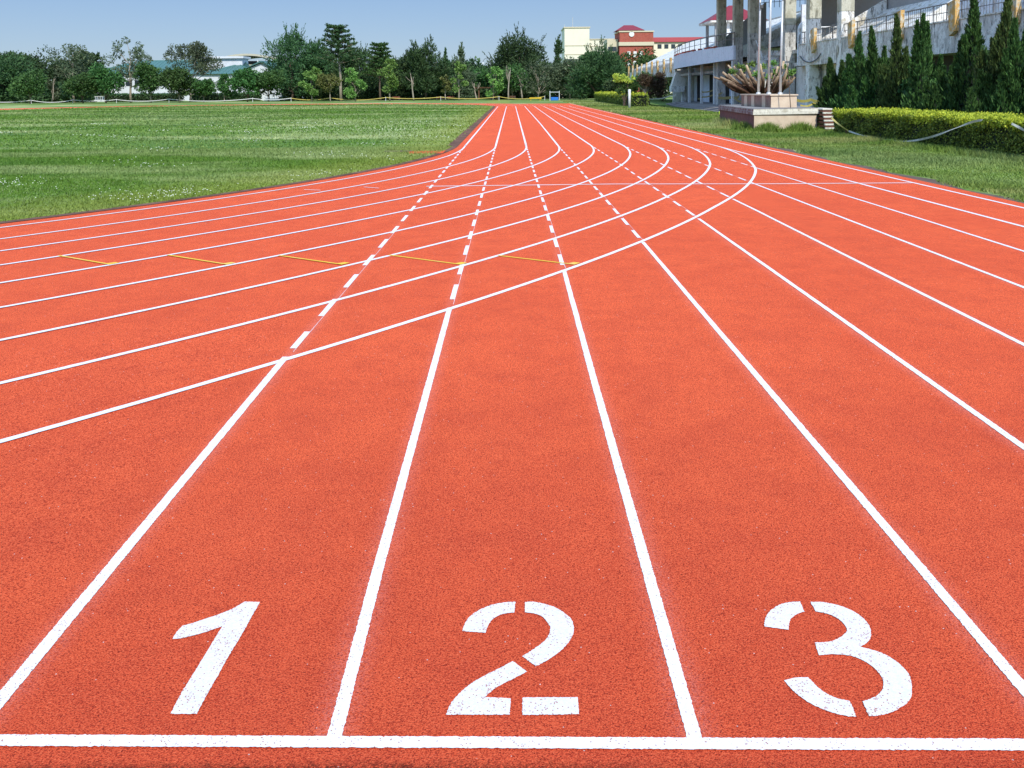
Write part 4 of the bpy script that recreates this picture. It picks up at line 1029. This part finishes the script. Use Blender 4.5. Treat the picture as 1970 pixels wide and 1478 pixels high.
# central entrance: deck, white beam, rail, blue end plate, stair
m = MB(); m.box(24.6, 29.8, 75.2, 83, 4.9, 5.2); part(m, 'entrance_deck', 'concrete')
m = MB(); m.box(24.4, 29.8, 75.0, 75.19, 4.85, 5.32); part(m, 'entrance_beam', 'oldwhite')
m = MB()
for z_ in (6.9,): m.tube([(24.7, 75.1, z_), (27.6, 75.1, z_)], .05, 6)
for i in range(9): m.tube([(24.8+i*.34, 75.1, 5.32), (24.8+i*.34, 75.1, 6.9)], .022, 5)
part(m, 'entrance_rail', 'whitepost')
m = MB(); n = 16; xa_, xb_ = 24.02, 24.95
m.prism([(xa_, 3.9), (xb_, 3.9)]+[((xa_+xb_)/2+.46*math.cos(a), 6.55+.75*math.sin(a)) for a in np.linspace(0, math.pi, n)], 'y', 74.4, 74.75); part(m, 'end_plate', 'oldblue')
m = MB(); m.box(25.6, 27.0, 78.5, 78.8, 5.3, 9.0); part(m, 'panel', 'palewall')
m = MB(); m.box(25.0, 29.9, 83.2, 83.5, 0, 4.9); part(m, 'entrance_back_wall', 'shadegrey')
m = MB(); m.prism([(24.9, 5.1), (29.8, 7.0), (29.8, 7.4), (29.8, 11.6), (24.9, 7.6)], 'y', 104.3, 104.6); part(m, 'stair_side_wall', 'shadegrey')
m = MB()
for i in range(7): m.box(24.6, 27.4, 87.0+i*.32, 89.5, 3.95+i*.24, 3.95+(i+1)*.24-.002)
part(m, 'stair', 'oldwhite')
m = MB(); m.box(24.5, 27.5, 86.9, 89.5, 0, 3.94); part(m, 'stair_base', 'wallbeige')
m = MB(); m.tube([(24.5, 86.8, 4.0), (24.5, 86.8, 4.9), (24.5, 89.2, 6.6)], .05, 6); part(m, 'stair_rail', 'whitepost')
m = MB(); m.box(25.2, 29.9, 89.6, 90.0, 3.9, 5.4); part(m, 'landing_wall', 'concrete')
m = MB(); m.box(25.4, 29.8, 90.0, 104, 5.0, 5.2); part(m, 'landing_slab', 'concrete')
# curved balcony with pale parapet, rail and slender posts below
N = 24; ya, yb = 95.6, 131.0; m = MB(); top = MB()
def bal(u, off=0.): return (XF-.15-1.3*math.sin(math.pi*u)+off, ya+(yb-ya)*u)
b = 0
for i in range(N+1):
    u = i/N; x, y = bal(u); zb_ = 5.0-.18*u-.12*math.sin(math.pi*u); zt_ = 6.42+.12*u
    m.v += [(x, y, zb_), (x, y, zt_), (x+.25, y, zt_), (x+.25, y, zb_)]
for i in range(N):
    for k_ in range(4):
        j = (k_+1) % 4; m.f.append((i*4+k_, i*4+j, (i+1)*4+j, (i+1)*4+k_)); m.mi.append(0)
m.f.append((3, 2, 1, 0)); m.mi.append(0); e = N*4; m.f.append((e, e+1, e+2, e+3)); m.mi.append(0)
balc = part(m, 'balcony_parapet', 'palewall')
m = MB(); pts = [bal(i/N, .26) for i in range(N+1)]
m.add([(x, y, 5.0) for x, y in pts]+[(29.8, yb, 5.0), (29.8, ya, 5.0)]+[(x, y, 5.25) for x, y in pts]+[(29.8, yb, 5.25), (29.8, ya, 5.25)],
      [tuple(range(N+2, -1, -1)), tuple(range(N+3, 2*N+6))]); part(m, 'balcony_floor', 'concrete')
m = MB(); m.tube([(bal(i/N, .1)[0], bal(i/N)[1], 7.75) for i in range(N+1)], .06, 6); m.tube([(bal(i/N, .1)[0], bal(i/N)[1], 7.1) for i in range(N+1)], .03, 6)
for i in range(0, N+1, 2): m.tube([(bal(i/N, .1)[0], bal(i/N)[1], 6.45), (bal(i/N, .1)[0], bal(i/N)[1], 7.75)], .04, 6)
part(m, 'balcony_rail', 'rail', balc)
rgq = np.random.default_rng(3); m = MB()
for i in range(60):
    u = rgq.uniform(.1, .95); x, y = bal(u, rgq.uniform(.05, .3)); s_ = rgq.uniform(.08, .2); m.box(x-s_, x+s_, y-s_*2, y+s_*2, 6.44+.1*u, 6.44+.1*u+s_)
part(m, 'crumbled_coping', 'brick', balc)
for y in (96.3, 105.0, 112.2, 120.0): m = MB(); m.bevbox(XF-.16, XF+.16, y-.16, y+.16, .32, 4.92, .02); part(m, 'post', 'whitepost')
m = MB(); m.box(27.0, 27.3, 84, 132, 0, 4.98); part(m, 'colonnade_wall', 'palewall')
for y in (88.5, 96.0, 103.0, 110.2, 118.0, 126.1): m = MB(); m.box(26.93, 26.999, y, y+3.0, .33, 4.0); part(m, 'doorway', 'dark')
m = MB(); m.box(23.9, 26.95, 131.6, 131.9, 0, 4.8); part(m, 'end_wall', 'wallbeige')
# slanting underside panel at the far end of the balcony
P4 = [at(1296, 140, 130).x, at(1322, 140, 130).x, at(1311, 168, 130).x, at(1288, 168, 130).x]
zt_, zm_, zb_ = [at(1300, q, 130).z/ZS for q in (140, 166, 177)]
m = MB(); m.add([(P4[0], 128, zt_), (P4[1], 128, zt_), (P4[2], 128.2, zm_), (P4[3], 128.2, zm_), (P4[0], 129.5, zt_), (P4[1], 129.5, zt_), (P4[2], 129.5, zm_), (P4[3], 129.5, zm_)], [(0, 3, 2, 1), (4, 5, 6, 7), (0, 1, 5, 4), (1, 2, 6, 5), (2, 3, 7, 6), (3, 0, 4, 7)]); part(m, 'slanted_panel', 'wallbeige')
m = MB(); m.box(P4[3]-.1, P4[2]+.1, 127.9, 129.5, zb_, zm_-.01); part(m, 'panel_band', 'oldwhite')
m = MB(); m.bevbox(P4[2]-.2, P4[2]+.5, 128.6, 129.4, 0, zm_, .03); part(m, 'post', 'oldwhite')
# platform steps
for k_, (o, z0_, z1_) in enumerate(((0, 0, .12), (.5, .121, .22), (1.0, .221, .32))):
    pts = [(18.6+o, 74), (18.5+o, 80), (19.2+o, 98), (20.2+o, 112), (22.2+o, 128-o), (27.1, 133-o), (27.1, 74)]
    m = MB(); m.prism(pts, 'z', z0_, z1_); part(m, 'step', 'platform')
# red-roofed pavilion on the crest behind the columns
pv = empty('pavilion', (32.3, 131, 8), label='small pavilion with dark red hipped roof behind the roof columns', cat='pavilion')
m = MB(); x0, x1, y0_, y1_, e_, z_ = -4.0, 4.2, -4, 4, 3.9, 6.3
m.add([(x0, y0_, e_), (x1, y0_, e_), (x1, y1_, e_), (x0, y1_, e_), (-.4, 0, z_), (.6, 0, z_)], [(0, 1, 5, 4), (2, 3, 4, 5), (1, 2, 5), (3, 0, 4), (3, 2, 1, 0)]); rf = m.build('roof', MT['darkredroof'], pv)
m = MB(); m.box(x0+.05, x1-.05, y0_+.05, y1_-.05, e_-.3, e_-.01); m.build('fascia', MT['oldwhite'], rf)
for sx in (-2.9, -1.2, .9, 3.0):
    for sy in (-2.9, 2.9): m = MB(); m.bevbox(sx-.2, sx+.2, sy-.2, sy+.2, -2.5, 3.59, .02); m.build('post', MT['whitepost' if sx > -2 else 'shadegrey'], pv)
m = MB(); m.box(-2.69, 2.79, -2.85, -2.65, -2.5, 1.2); m.build('low_wall', MT['oldwhite'], pv)
m = MB(); m.box(-2.69, 2.79, -2.75, -2.60, 2.7, 3.58); m.build('lintel', MT['shadegrey'], pv)
m = MB(); m.tube([(29, 104.6, 12.2), (36.2, 104.6, 12.6)], .05, 6); m.tube([(29, 104.6, 11.5), (36.2, 104.6, 11.9)], .03, 6)
for i in range(13): m.tube([(29+i*.6, 104.6, 11.0), (29+i*.6, 104.6, 12.2+i*.033)], .035, 5)
part(m, 'crest_rail', 'rail')

# caution tape and small things round the colonnade
def tape(pts, lb, mat='tape_y', wd=.16):
    m = MB(); P = [at(*p) for p in pts]; Q = []
    for i in range(len(P)-1):
        for j in range(6):
            u = j/6; q = P[i].lerp(P[i+1], u); q.z -= .12*4*u*(1-u); Q.append(q)
    Q.append(P[-1]); m.ribbon(Q, wd); tag(m.build('barrier_tape', MT[mat]), lb, 'barrier tape', 'tapes round the grandstand')
MT['tape_b'] = plain('brown_yellow_tape', (.26, .19, .05), .6, dirt=.6, sc=3)
tape([(1350, 177, 112), (1374, 173, 105)], 'short upper brown tape between the second and third white posts', 'tape_b')
tape([(1343, 190, 114), (1350, 187, 112), (1376, 181, 105), (1390, 178, 101)], 'brown yellow tape crossing low between the balcony posts', 'tape_b')
tape([(1376, 187, 105), (1410, 187, 96), (1422, 186, 94)], 'brown tape tied at the nearest white balcony post', 'tape_b', .3)
tape([(1412, 188, 95), (1428, 196, 90), (1440, 203, 86)], 'brown tape falling from the nearest balcony post', 'tape_b', .2)
tape([(1528, 191, 58), (1560, 192, 57), (1586, 191, 56)], 'orange-yellow tape right of the flagpole base', 'tape_y', .18)
tape([(1540, 203, 54), (1565, 199, 55), (1588, 196, 56)], 'lower yellow tape rising to the junipers', 'tape_y', .12)
tape([(1232, 188, 118), (1262, 190, 112), (1290, 184, 108), (1300, 182, 107)], 'grey tape sagging by the dry brown shrub', 'tape_g', .13)
P = at(1386, 207, 72); m = MB(); m.bevbox(P.x-.12, P.x+.12, P.y-.08, P.y+.08, 0, .34, .03); m.box(P.x-.14, P.x+.14, P.y-.10, P.y-.081, .22, .30)
MT['lime'] = plain('lime_marker', (.60, .75, .06), .5); tag(m.build('marker_block', MT['lime']), 'small lime yellow marker at the left end of the plinth', 'marker')

# white post on the verge
P = at(1211, 209, 100.5); m = MB(); hp = at(1211, 172, 100.5).z; m.tube([(0, 0, 0), (0, 0, hp-.03), (0, 0, hp)], [.15, .15, .10], 12)
po = m.build('post', MT['whitepost'], None, True); po.location = (P.x, P.y, 0); tag(po, 'thick white post standing in grass before the golden hedge', 'post')
# far golden hedge
r = empty('clipped_hedge', (0, 0, 0), label='short golden-topped hedge behind the white post', cat='hedge')
leafy_box(r, 14.8, 16.6, 108, 158, 1.55, 7000, .22, .15, 'hedgeside', 'hedgetop', 9000, 71)

# dry brown shrub (bougainvillea) and yellow-leaved shrub
P = at(1246, 202, 119); r = empty('shrub', (P.x, P.y, 0), label='dry dark brown shrub on a pale trunk beside the terraces', cat='shrub')
m = MB(); m.tube([(0, 0, 0), (-.1, 0, 1.2), (-.5, 0, 2.2)], [.38, .26, .2], 8)
rg = np.random.default_rng(8)
for i in range(14): limb(m, (-.3, 0, 1.5+rg.uniform(0, .8)), (rg.uniform(-1.6, 2.4), rg.uniform(-1, 1), rg.uniform(2, 4.2)), .13, .04, rg)
m.build('trunk', MT['palebark'], r, True)
cl = [(rg.uniform(-1.0, 2.1), rg.uniform(-1, 1), rg.uniform(1.2, 3.9), rg.uniform(.5, .9), 1) for i in range(26)]
quads_mesh('twigs', crown(cl, 5200, .34, .10, rg, .5, .2), MT['brownleaf'], r)
cl = [(rg.uniform(-1.5, 2.0), rg.uniform(-1, 1), rg.uniform(3.4, 4.3), rg.uniform(.35, .6), 1) for i in range(9)]
quads_mesh('green_shoots', crown(cl, 900, .3, .16, rg, .5, .2), MT['midleaf'], r)
P = at(1203, 200, 112); r = empty('shrub', (P.x, P.y, 0), label='shrub with bright yellow leaves above the white post', cat='shrub')
m = MB()
for i in range(6): limb(m, (rg.uniform(-.2, .2), 0, 0), (rg.uniform(-1.1, 1.1), rg.uniform(-.5, .5), rg.uniform(2.4, 3.6)), .08, .03, rg)
m.build('stem', MT['bark'], r)
cl = [(rg.uniform(-1.3, 1.5), rg.uniform(-.5, .5), rg.uniform(3.1, 3.9), rg.uniform(.25, .5), .8) for i in range(10)]
quads_mesh('yellow_foliage', crown(cl, 700, .28, .17, rg, .3, .2), MT['yellowleaf'], r)
cl = [(rg.uniform(-1.3, 1.5), rg.uniform(-.5, .5), rg.uniform(1.2, 2.9), rg.uniform(.4, .7), .8) for i in range(12)]
quads_mesh('green_foliage', crown(cl, 2000, .28, .15, rg, .3, .2), MT['midleaf'], r)

# ------------------------------------------------------------------ flagpole plinth
MT['pinkstone'] = mottled('pink_washed_stone', (.74, .60, .44), (.60, .46, .33), 2.2, fine=45, bump=.3)
MT['redtile'] = mottled('dark_red_tile', (.26, .10, .09), (.17, .07, .068), 2.5, fine=14, bump=.2)
MT['coping'] = weathered('plinth_coping', (.74, .71, .60), (.50, .46, .36), stain=(.18, .17, .12), amount=.35, vs=2.5, streak=.3)
MT['copingd'] = weathered('plinth_side_coping', (.42, .36, .36), (.24, .12, .11), stain=(.08, .05, .05), amount=.6, vs=2.5, streak=.6)
PHt = 1.16
pl = empty('flagpole_plinth', (12.03, 43.69, 0), label='wide stone plinth with pale front, dark red side and white coping', cat='plinth')
PC = [(0, 0), (3.55, 1.25), (4.9, 12.5), (1.05, 11.8)]; pcx = sum(p[0] for p in PC)/4; pcy = sum(p[1] for p in PC)/4
def grow(o): return [(x+(o if x > pcx-.8 and i in (1, 2) else -o), y+(o if i in (2, 3) else -o)) for i, (x, y) in enumerate(PC)]
m = MB(); m.prism(PC, 'z', 0, PHt-.30); m.build('front_wall', MT['pinkstone'], pl)
m = MB(); m.add([(-.012, .01, 0), (1.038, 11.8, 0), (1.038, 11.8, PHt-.305), (-.012, .01, PHt-.305)], [(0, 3, 2, 1)]); m.build('side_cladding', MT['redtile'], pl)
m = MB(); m.prism(grow(.08), 'z', PHt-.299, PHt-.14); m.build('coping', MT['coping'], pl)
m = MB(); m.prism(grow(.045), 'z', PHt-.139, PHt-.03); m.build('coping', MT['coping'], pl)
for (o, a, b) in ((.08, PHt-.297, PHt-.142), (.045, PHt-.137, PHt-.032)):
    G = grow(o); m = MB(); m.add([(G[0][0]-.006, G[0][1]+.01, a), (G[3][0]-.006, G[3][1], a), (G[3][0]-.006, G[3][1], b), (G[0][0]-.006, G[0][1]+.01, b)], [(0, 3, 2, 1)]); m.build('side_coping', MT['copingd'], pl)
m = MB(); m.prism(grow(.02), 'z', PHt-.029, PHt); m.build('top_paving', MT['platform'], pl)
rgp = np.random.default_rng(4)
st = empty('brick_steps', (0, 0, 0), label='six narrow brick steps at the right side of the plinth', cat='steps')
MT['stepbrick'] = mottled('brown_step_brick', (.20, .09, .06), (.13, .06, .045), 6, fine=20)
for i in range(6):
    y = 43.9+i*.09; z_ = .19*i; m = MB(); m.box(15.66, 16.12, y, 46, z_, z_+.112); m.build('riser', MT['stepbrick'], st)
    m = MB(); m.bevbox(15.64, 16.14, y-.03, 46 if i == 5 else y+.085, z_+.113, z_+.188, .01); m.build('tread', MT['coping'], st)
# inner planter box
MT['boxside'] = mottled('shaded_granite', (.36, .24, .18), (.24, .15, .12), 3, fine=30)
bx = empty('granite_box', (13.62, 46.3, PHt), .02, label='pink granite box on the plinth holding the flagpoles', cat='plinth')
m = MB(); m.box(0, 1.36, 0, 5.6, .001, .62); m.build('wall', MT['pinkstone'], bx)
m = MB(); m.box(-.012, -.002, .0, 5.6, .001, .62); m.build('side_cladding', MT['boxside'], bx)
for y in (.9, 2.9, 4.3): m = MB(); m.box(-.05, -.013, y, y+.55, .001, .62); m.build('pilaster', MT['pinkstone'], bx)
m = MB(); m.bevbox(-.07, 1.42, -.06, 5.66, .621, .69, .01); m.build('rim', MT['pinkstone'], bx)
for i, (px, pyb, hz, lb) in enumerate(((1501, 184, None, 'shortest silver flagpole, right of the three on the plinth'), (1479, 184, 9.2, 'middle silver flagpole of the three on the plinth'), (1459, 184, 9.6, 'left silver flagpole with a cleat near the top'))):
    Y = (46.96, 49.0, 51.2)[i]; P = at(px, pyb, Y); zb = PHt+.69; zt = at(px+6, 2, Y).z if hz is None else hz
    fp = empty('flagpole', (P.x, P.y, zb), label=lb, cat='flagpole', group='flagpoles on the plinth')
    m = MB(); m.tube([(0, 0, .0), (.03, 0, (zt-zb)*.5), (.06, 0, zt-zb)], [.072, .062, .05], 12); m.build('pole', MT['metal'], fp, True)
    m = MB(); m.tube([(0, 0, 0), (0, 0, .10)], [.14, .11], 12); m.build('collar', MT['metal'], fp)
    m = MB(); zc = at(1461, 12, Y).z-zb if i == 2 else 1.3; m.box(.04 if i == 2 else .06, .20, -.09, -.02, zc-.12, zc+.05); m.tube([(.03, -.06, zc-.25), (.03, -.06, zc+.2)], .03, 6); m.build('cleat', MT['darkmetal'], fp)
P = at(1521, 205, 45.4); m = MB(); q = at(1513, 108, 45.4); m.tube([(0, 0, 0), ((q.x-P.x)*.5+.02, 0, (q.z-PHt)*.5), (q.x-P.x, 0, q.z-PHt)], [.022, .02, .015], 6)
o = m.build('thin_rod', MT['bark']); o.location = (P.x, 45.4, PHt); tag(o, 'thin leaning brown rod against the plinth box', 'rod')

# pollarded plumeria behind the box
Yp = 58.0; P = at(1474, 200, Yp); r = empty('pollarded_tree', (P.x, P.y, 0), label='hard-pruned tree with thick bare cut branches behind the flagpoles', cat='tree')
rg = np.random.default_rng(21); 
_t = NT('plumeria_bark', .9, .1); _g = _t.geo(); _x, _y, _z = _t.sep(_g)
_h = _t.math('ADD', _z, _t.math('MULTIPLY', _t.noise(_g, 3.5, 4, .7), 1.6))
_c = _t.mix(_t.ramp(_h, 3.0, 4.6), (.085, .045, .030), (.56, .43, .28)); _c = _t.mix(_t.ramp(_t.noise(_g, 9, 4, .7), .5, .7, 0, .6), _c, (.12, .07, .045))
_t.color(_c); _t.bump(_t.noise(_g, 16, 4, .7), .4, .02); MT['plumbark'] = _t.m
zbse = at(1474, 186, Yp).z
tips = [(1386, 149), (1390, 139), (1400, 159), (1401, 143), (1411, 128), (1424, 134), (1417, 141), (1436, 126), (1432, 143), (1450, 136), (1448, 150), (1462, 124), (1470, 139), (1480, 120), (1485, 138), (1496, 128), (1502, 145), (1514, 134), (1516, 152), (1508, 118), (1526, 142), (1426, 154), (1440, 160)]
tips += [(a+rg.uniform(-9, 9), b+rg.uniform(0, 14)) for a, b in tips[::2]]
m = MB()
m.tube([(0, 0, 0), (-.1, 0, zbse*.6), (-.15, .1, zbse)], [.55, .42, .36], 10); m.build('trunk', MT['plumbark'], r, True)
for i, (px, py) in enumerate(tips):
    yo = rg.uniform(-2.2, 1.2); T = at(px, py, Yp+yo); tx, tz = T.x-P.x, T.z
    k1 = (tx*.42+rg.normal(0, .12), yo*.35, zbse+(tz-zbse)*.16); k2 = (tx*.72+rg.normal(0, .12), yo*.7, zbse+(tz-zbse)*.55+rg.normal(0, .1))
    m = MB(); m.tube([(rg.uniform(-.3, .25), 0, zbse*.9), k1, k2, (tx, yo, tz)], [.17, .14, .10, .075], 8)
    if i % 2 == 0:
        T2 = (tx+rg.uniform(-.5, .1), yo+rg.uniform(-.3, .3), tz-rg.uniform(-.1, .35)); m.tube([k2, T2], [.075, .06], 7)
    m.build('branch', MT['plumbark'], r, True)
for i in range(26):
    px, py = rg.uniform(1396, 1526), rg.uniform(122, 160); T = at(px, py, Yp+rg.uniform(-1.2, .8)); a_ = ((T.x-P.x)*.6, T.y-Yp, zbse+(T.z-zbse)*.5)
    m = MB(); m.tube([a_, ((T.x-P.x)*.85+rg.normal(0, .15), T.y-Yp, zbse+(T.z-zbse)*.72), (T.x-P.x, T.y-Yp, T.z)], [.05, .035, .018], 5); m.build('twig', MT['plumbark'], r, True)
cl = []
for (px, py) in ((1424, 128), (1455, 143), (1490, 139), (1496, 143), (1519, 141), (1524, 138), (1489, 122), (1436, 133), (1468, 128), (1446, 124), (1508, 131), (1410, 138), (1478, 150), (1512, 150)):
    T = at(px, py, Yp-.5); cl.append((T.x-P.x, -.5, T.z, .26, .8))
for c_ in cl: quads_mesh('leaf_tuft', crown([c_], 75, .26, .10, rg, .3, .1), MT['lightleaf'], r)

# ------------------------------------------------------------------ golden hedge beside the verge
r = empty('clipped_hedge', (0, 0, 0), label='long golden-topped clipped hedge in front of the junipers', cat='hedge')
leafy_box(r, 14.95, 17.2, 19, 40.8, 1.13, 42000, .085, .055, 'hedgeside', 'hedgetop', 34000, 72)
P = at(1632, 262, 37.8); m = MB(); m.tube([(0, 0, 0), (-.03, 0, .30)], .03, 6); o = m.build('stake', MT['wood']); o.location = (14.72, 38.6, 0); tag(o, 'short wooden stake holding the tape at the hedge corner', 'stake')
def xtape(pts, X, lb, mat):
    P = [atx(px, py, X-(.02*i)) for i, (px, py) in enumerate(pts)]; Q = []
    for i in range(len(P)-1):
        p0, p1, p2, p3 = P[max(i-1, 0)], P[i], P[i+1], P[min(i+2, len(P)-1)]
        for j in range(8):
            u = j/8; Q.append(.5*((2*p1)+(-p0+p2)*u+(2*p0-5*p1+4*p2-p3)*u*u+(-p0+3*p1-3*p2+p3)*u**3))
    Q.append(P[-1]); m = MB(); b = 0; n = len(Q)
    for i, p in enumerate(Q):
        a = .6*math.sin(i*.35)+.3; d = Vector((math.sin(a), 0, math.cos(a)))*.036; m.v += [tuple(p-d), tuple(p+d)]
    for i in range(n-1): m.f.append((2*i, 2*i+2, 2*i+3, 2*i+1)); m.mi.append(0)
    tag(m.build('barrier_tape', MT[mat]), lb, 'barrier tape', 'tape hanging along the golden hedge')
xtape([(1599, 226), (1612, 238), (1632, 252)], 14.70, 'yellowish tape end running down to the stake at the hedge', 'tape_y')
xtape([(1632, 252), (1662, 262), (1700, 269), (1745, 272), (1790, 264), (1835, 248), (1870, 235), (1890, 231)], 14.70, 'long grey twisted tape sagging in front of the golden hedge', 'tape_g')
xtape([(1946, 238), (1960, 245), (1990, 262)], 14.72, 'end of grey tape at the right edge of the hedge', 'tape_g')

# ------------------------------------------------------------------ junipers
def juniper(px, X, spires, leaf, label, seed):
    """spires: list of (px_tip, py_tip, base_radius)"""
    rg = np.random.default_rng(seed); B = atx(px, 215, X); Y = B.y
    r = empty('juniper', (X, Y, 0), label=label, cat='juniper', group='junipers along the grandstand')
    ms = MB(); mt = MB(); allV = []
    ext = []
    for (tx, ty, br) in spires[:1]:
        for q in range(8): ext.append((tx+rg.uniform(-32, 32), ty+(205-ty)*rg.uniform(.28, .72), .50*rg.uniform(.7, 1.3)))
    spires = list(spires)+ext
    for (tx, ty, br) in spires:
        T = at(tx, ty, Y); H = T.z; dx = T.x-X; bx0 = dx*.45; oy = rg.uniform(-.3, .3); tw = rg.uniform(0, 6)
        def axis(t): return np.array([bx0+(dx-bx0)*t**1.3+.10*math.sin(tw+t*7)*t, oy+.10*math.cos(tw+t*6)*t, .25+(H-.25)*t])
        br = br*1.3; n = int(2700*H/4.5*max(.6, br/.8))
        t = rg.uniform(0, 1, n)**.9
        # flame-like tufts: radius modulated by lumps
        th = rg.uniform(0, 6.283, n); lump = .60+.30*np.sin(th*3+t*21+tw)*np.sin(t*37+th*2)+.22*np.sin(th*5-t*13+tw*2)
        rad = br*(.62*(1-t)**.75+.75*np.exp(-(t/.38)**2))*(.45+.55*np.minimum(1, t*5+.35))*lump*(1+.20*np.abs(rg.normal(0, 1, n)))+.02
        A = np.array([axis(u) for u in t]); C = A+np.stack([np.cos(th)*rad, np.sin(th)*rad, np.zeros(n)], 1)
        ax = np.stack([np.cos(th)*.55, np.sin(th)*.55, np.full(n, 1.25)], 1)+rg.normal(0, .28, (n, 3))
        allV.append(leaf_quads(C, ax, .24, .065, rg))
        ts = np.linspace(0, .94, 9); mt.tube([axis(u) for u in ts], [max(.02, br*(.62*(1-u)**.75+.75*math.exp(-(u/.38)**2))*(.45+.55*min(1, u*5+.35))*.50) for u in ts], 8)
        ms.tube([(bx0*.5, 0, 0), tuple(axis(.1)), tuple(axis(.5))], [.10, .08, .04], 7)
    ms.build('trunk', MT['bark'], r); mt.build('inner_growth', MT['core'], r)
    quads_mesh('foliage', np.concatenate(allV), MT[leaf], r)
juniper(1608, 18.6, [(1602, 112, .80), (1586, 150, .7), (1618, 118, .7)], 'juniperleaf', 'short dark juniper at the left end of the row', 1)
juniper(1644, 18.8, [(1654, 62, .72), (1634, 106, .8), (1642, 120, .8)], 'juniperleaf', 'juniper with sharp tip, second from the left of the row', 2)
juniper(1684, 18.9, [(1681, 52, .70), (1672, 118, .7), (1700, 90, .6)], 'juniperleaf', 'twin-tipped juniper, third from the left of the row', 3)
juniper(1726, 18.9, [(1724, 29, .66), (1741, 120, .8), (1712, 140, .7)], 'juniperold', 'olive-tinged narrow juniper, fourth from the left', 4)
juniper(1776, 18.9, [(1781, 28, .56), (1766, 40, .52), (1790, 42, .5), (1800, 130, .6)], 'juniperleaf', 'juniper with three close tips, middle of the row', 5)
juniper(1822, 18.2, [(1812, 136, .55), (1832, 138, .5)], 'juniperleaf', 'low juniper filling the gap right of the middle', 6)
juniper(1862, 18.8, [(1866, -8, .80), (1852, 70, .65), (1880, 52, .5)], 'juniperleaf', 'tallest green juniper reaching the top of the view', 7)
juniper(1910, 18.6, [(1930, -14, .62), (1895, 100, .75), (1915, 76, .55)], 'juniperold', 'tall olive-brown juniper leaning right', 8)
juniper(1962, 18.6, [(1962, 36, .62), (1945, 96, .6), (1985, 60, .7)], 'juniperleaf', 'dark juniper at the right edge of the view', 9)
juniper(1890, 17.9, [(1884, 138, .6), (1902, 146, .55)], 'juniperleaf', 'low juniper clump in front of the tallest juniper', 10)
juniper(1660, 18.0, [(1662, 148, .7), (1688, 150, .65)], 'juniperleaf', 'low juniper clump in front of the left trees', 11)
# dark understorey behind the hedge
r = empty('shrub_bank', (0, 0, 0), label='dark leafy bank between the junipers and the grandstand', cat='shrubs')
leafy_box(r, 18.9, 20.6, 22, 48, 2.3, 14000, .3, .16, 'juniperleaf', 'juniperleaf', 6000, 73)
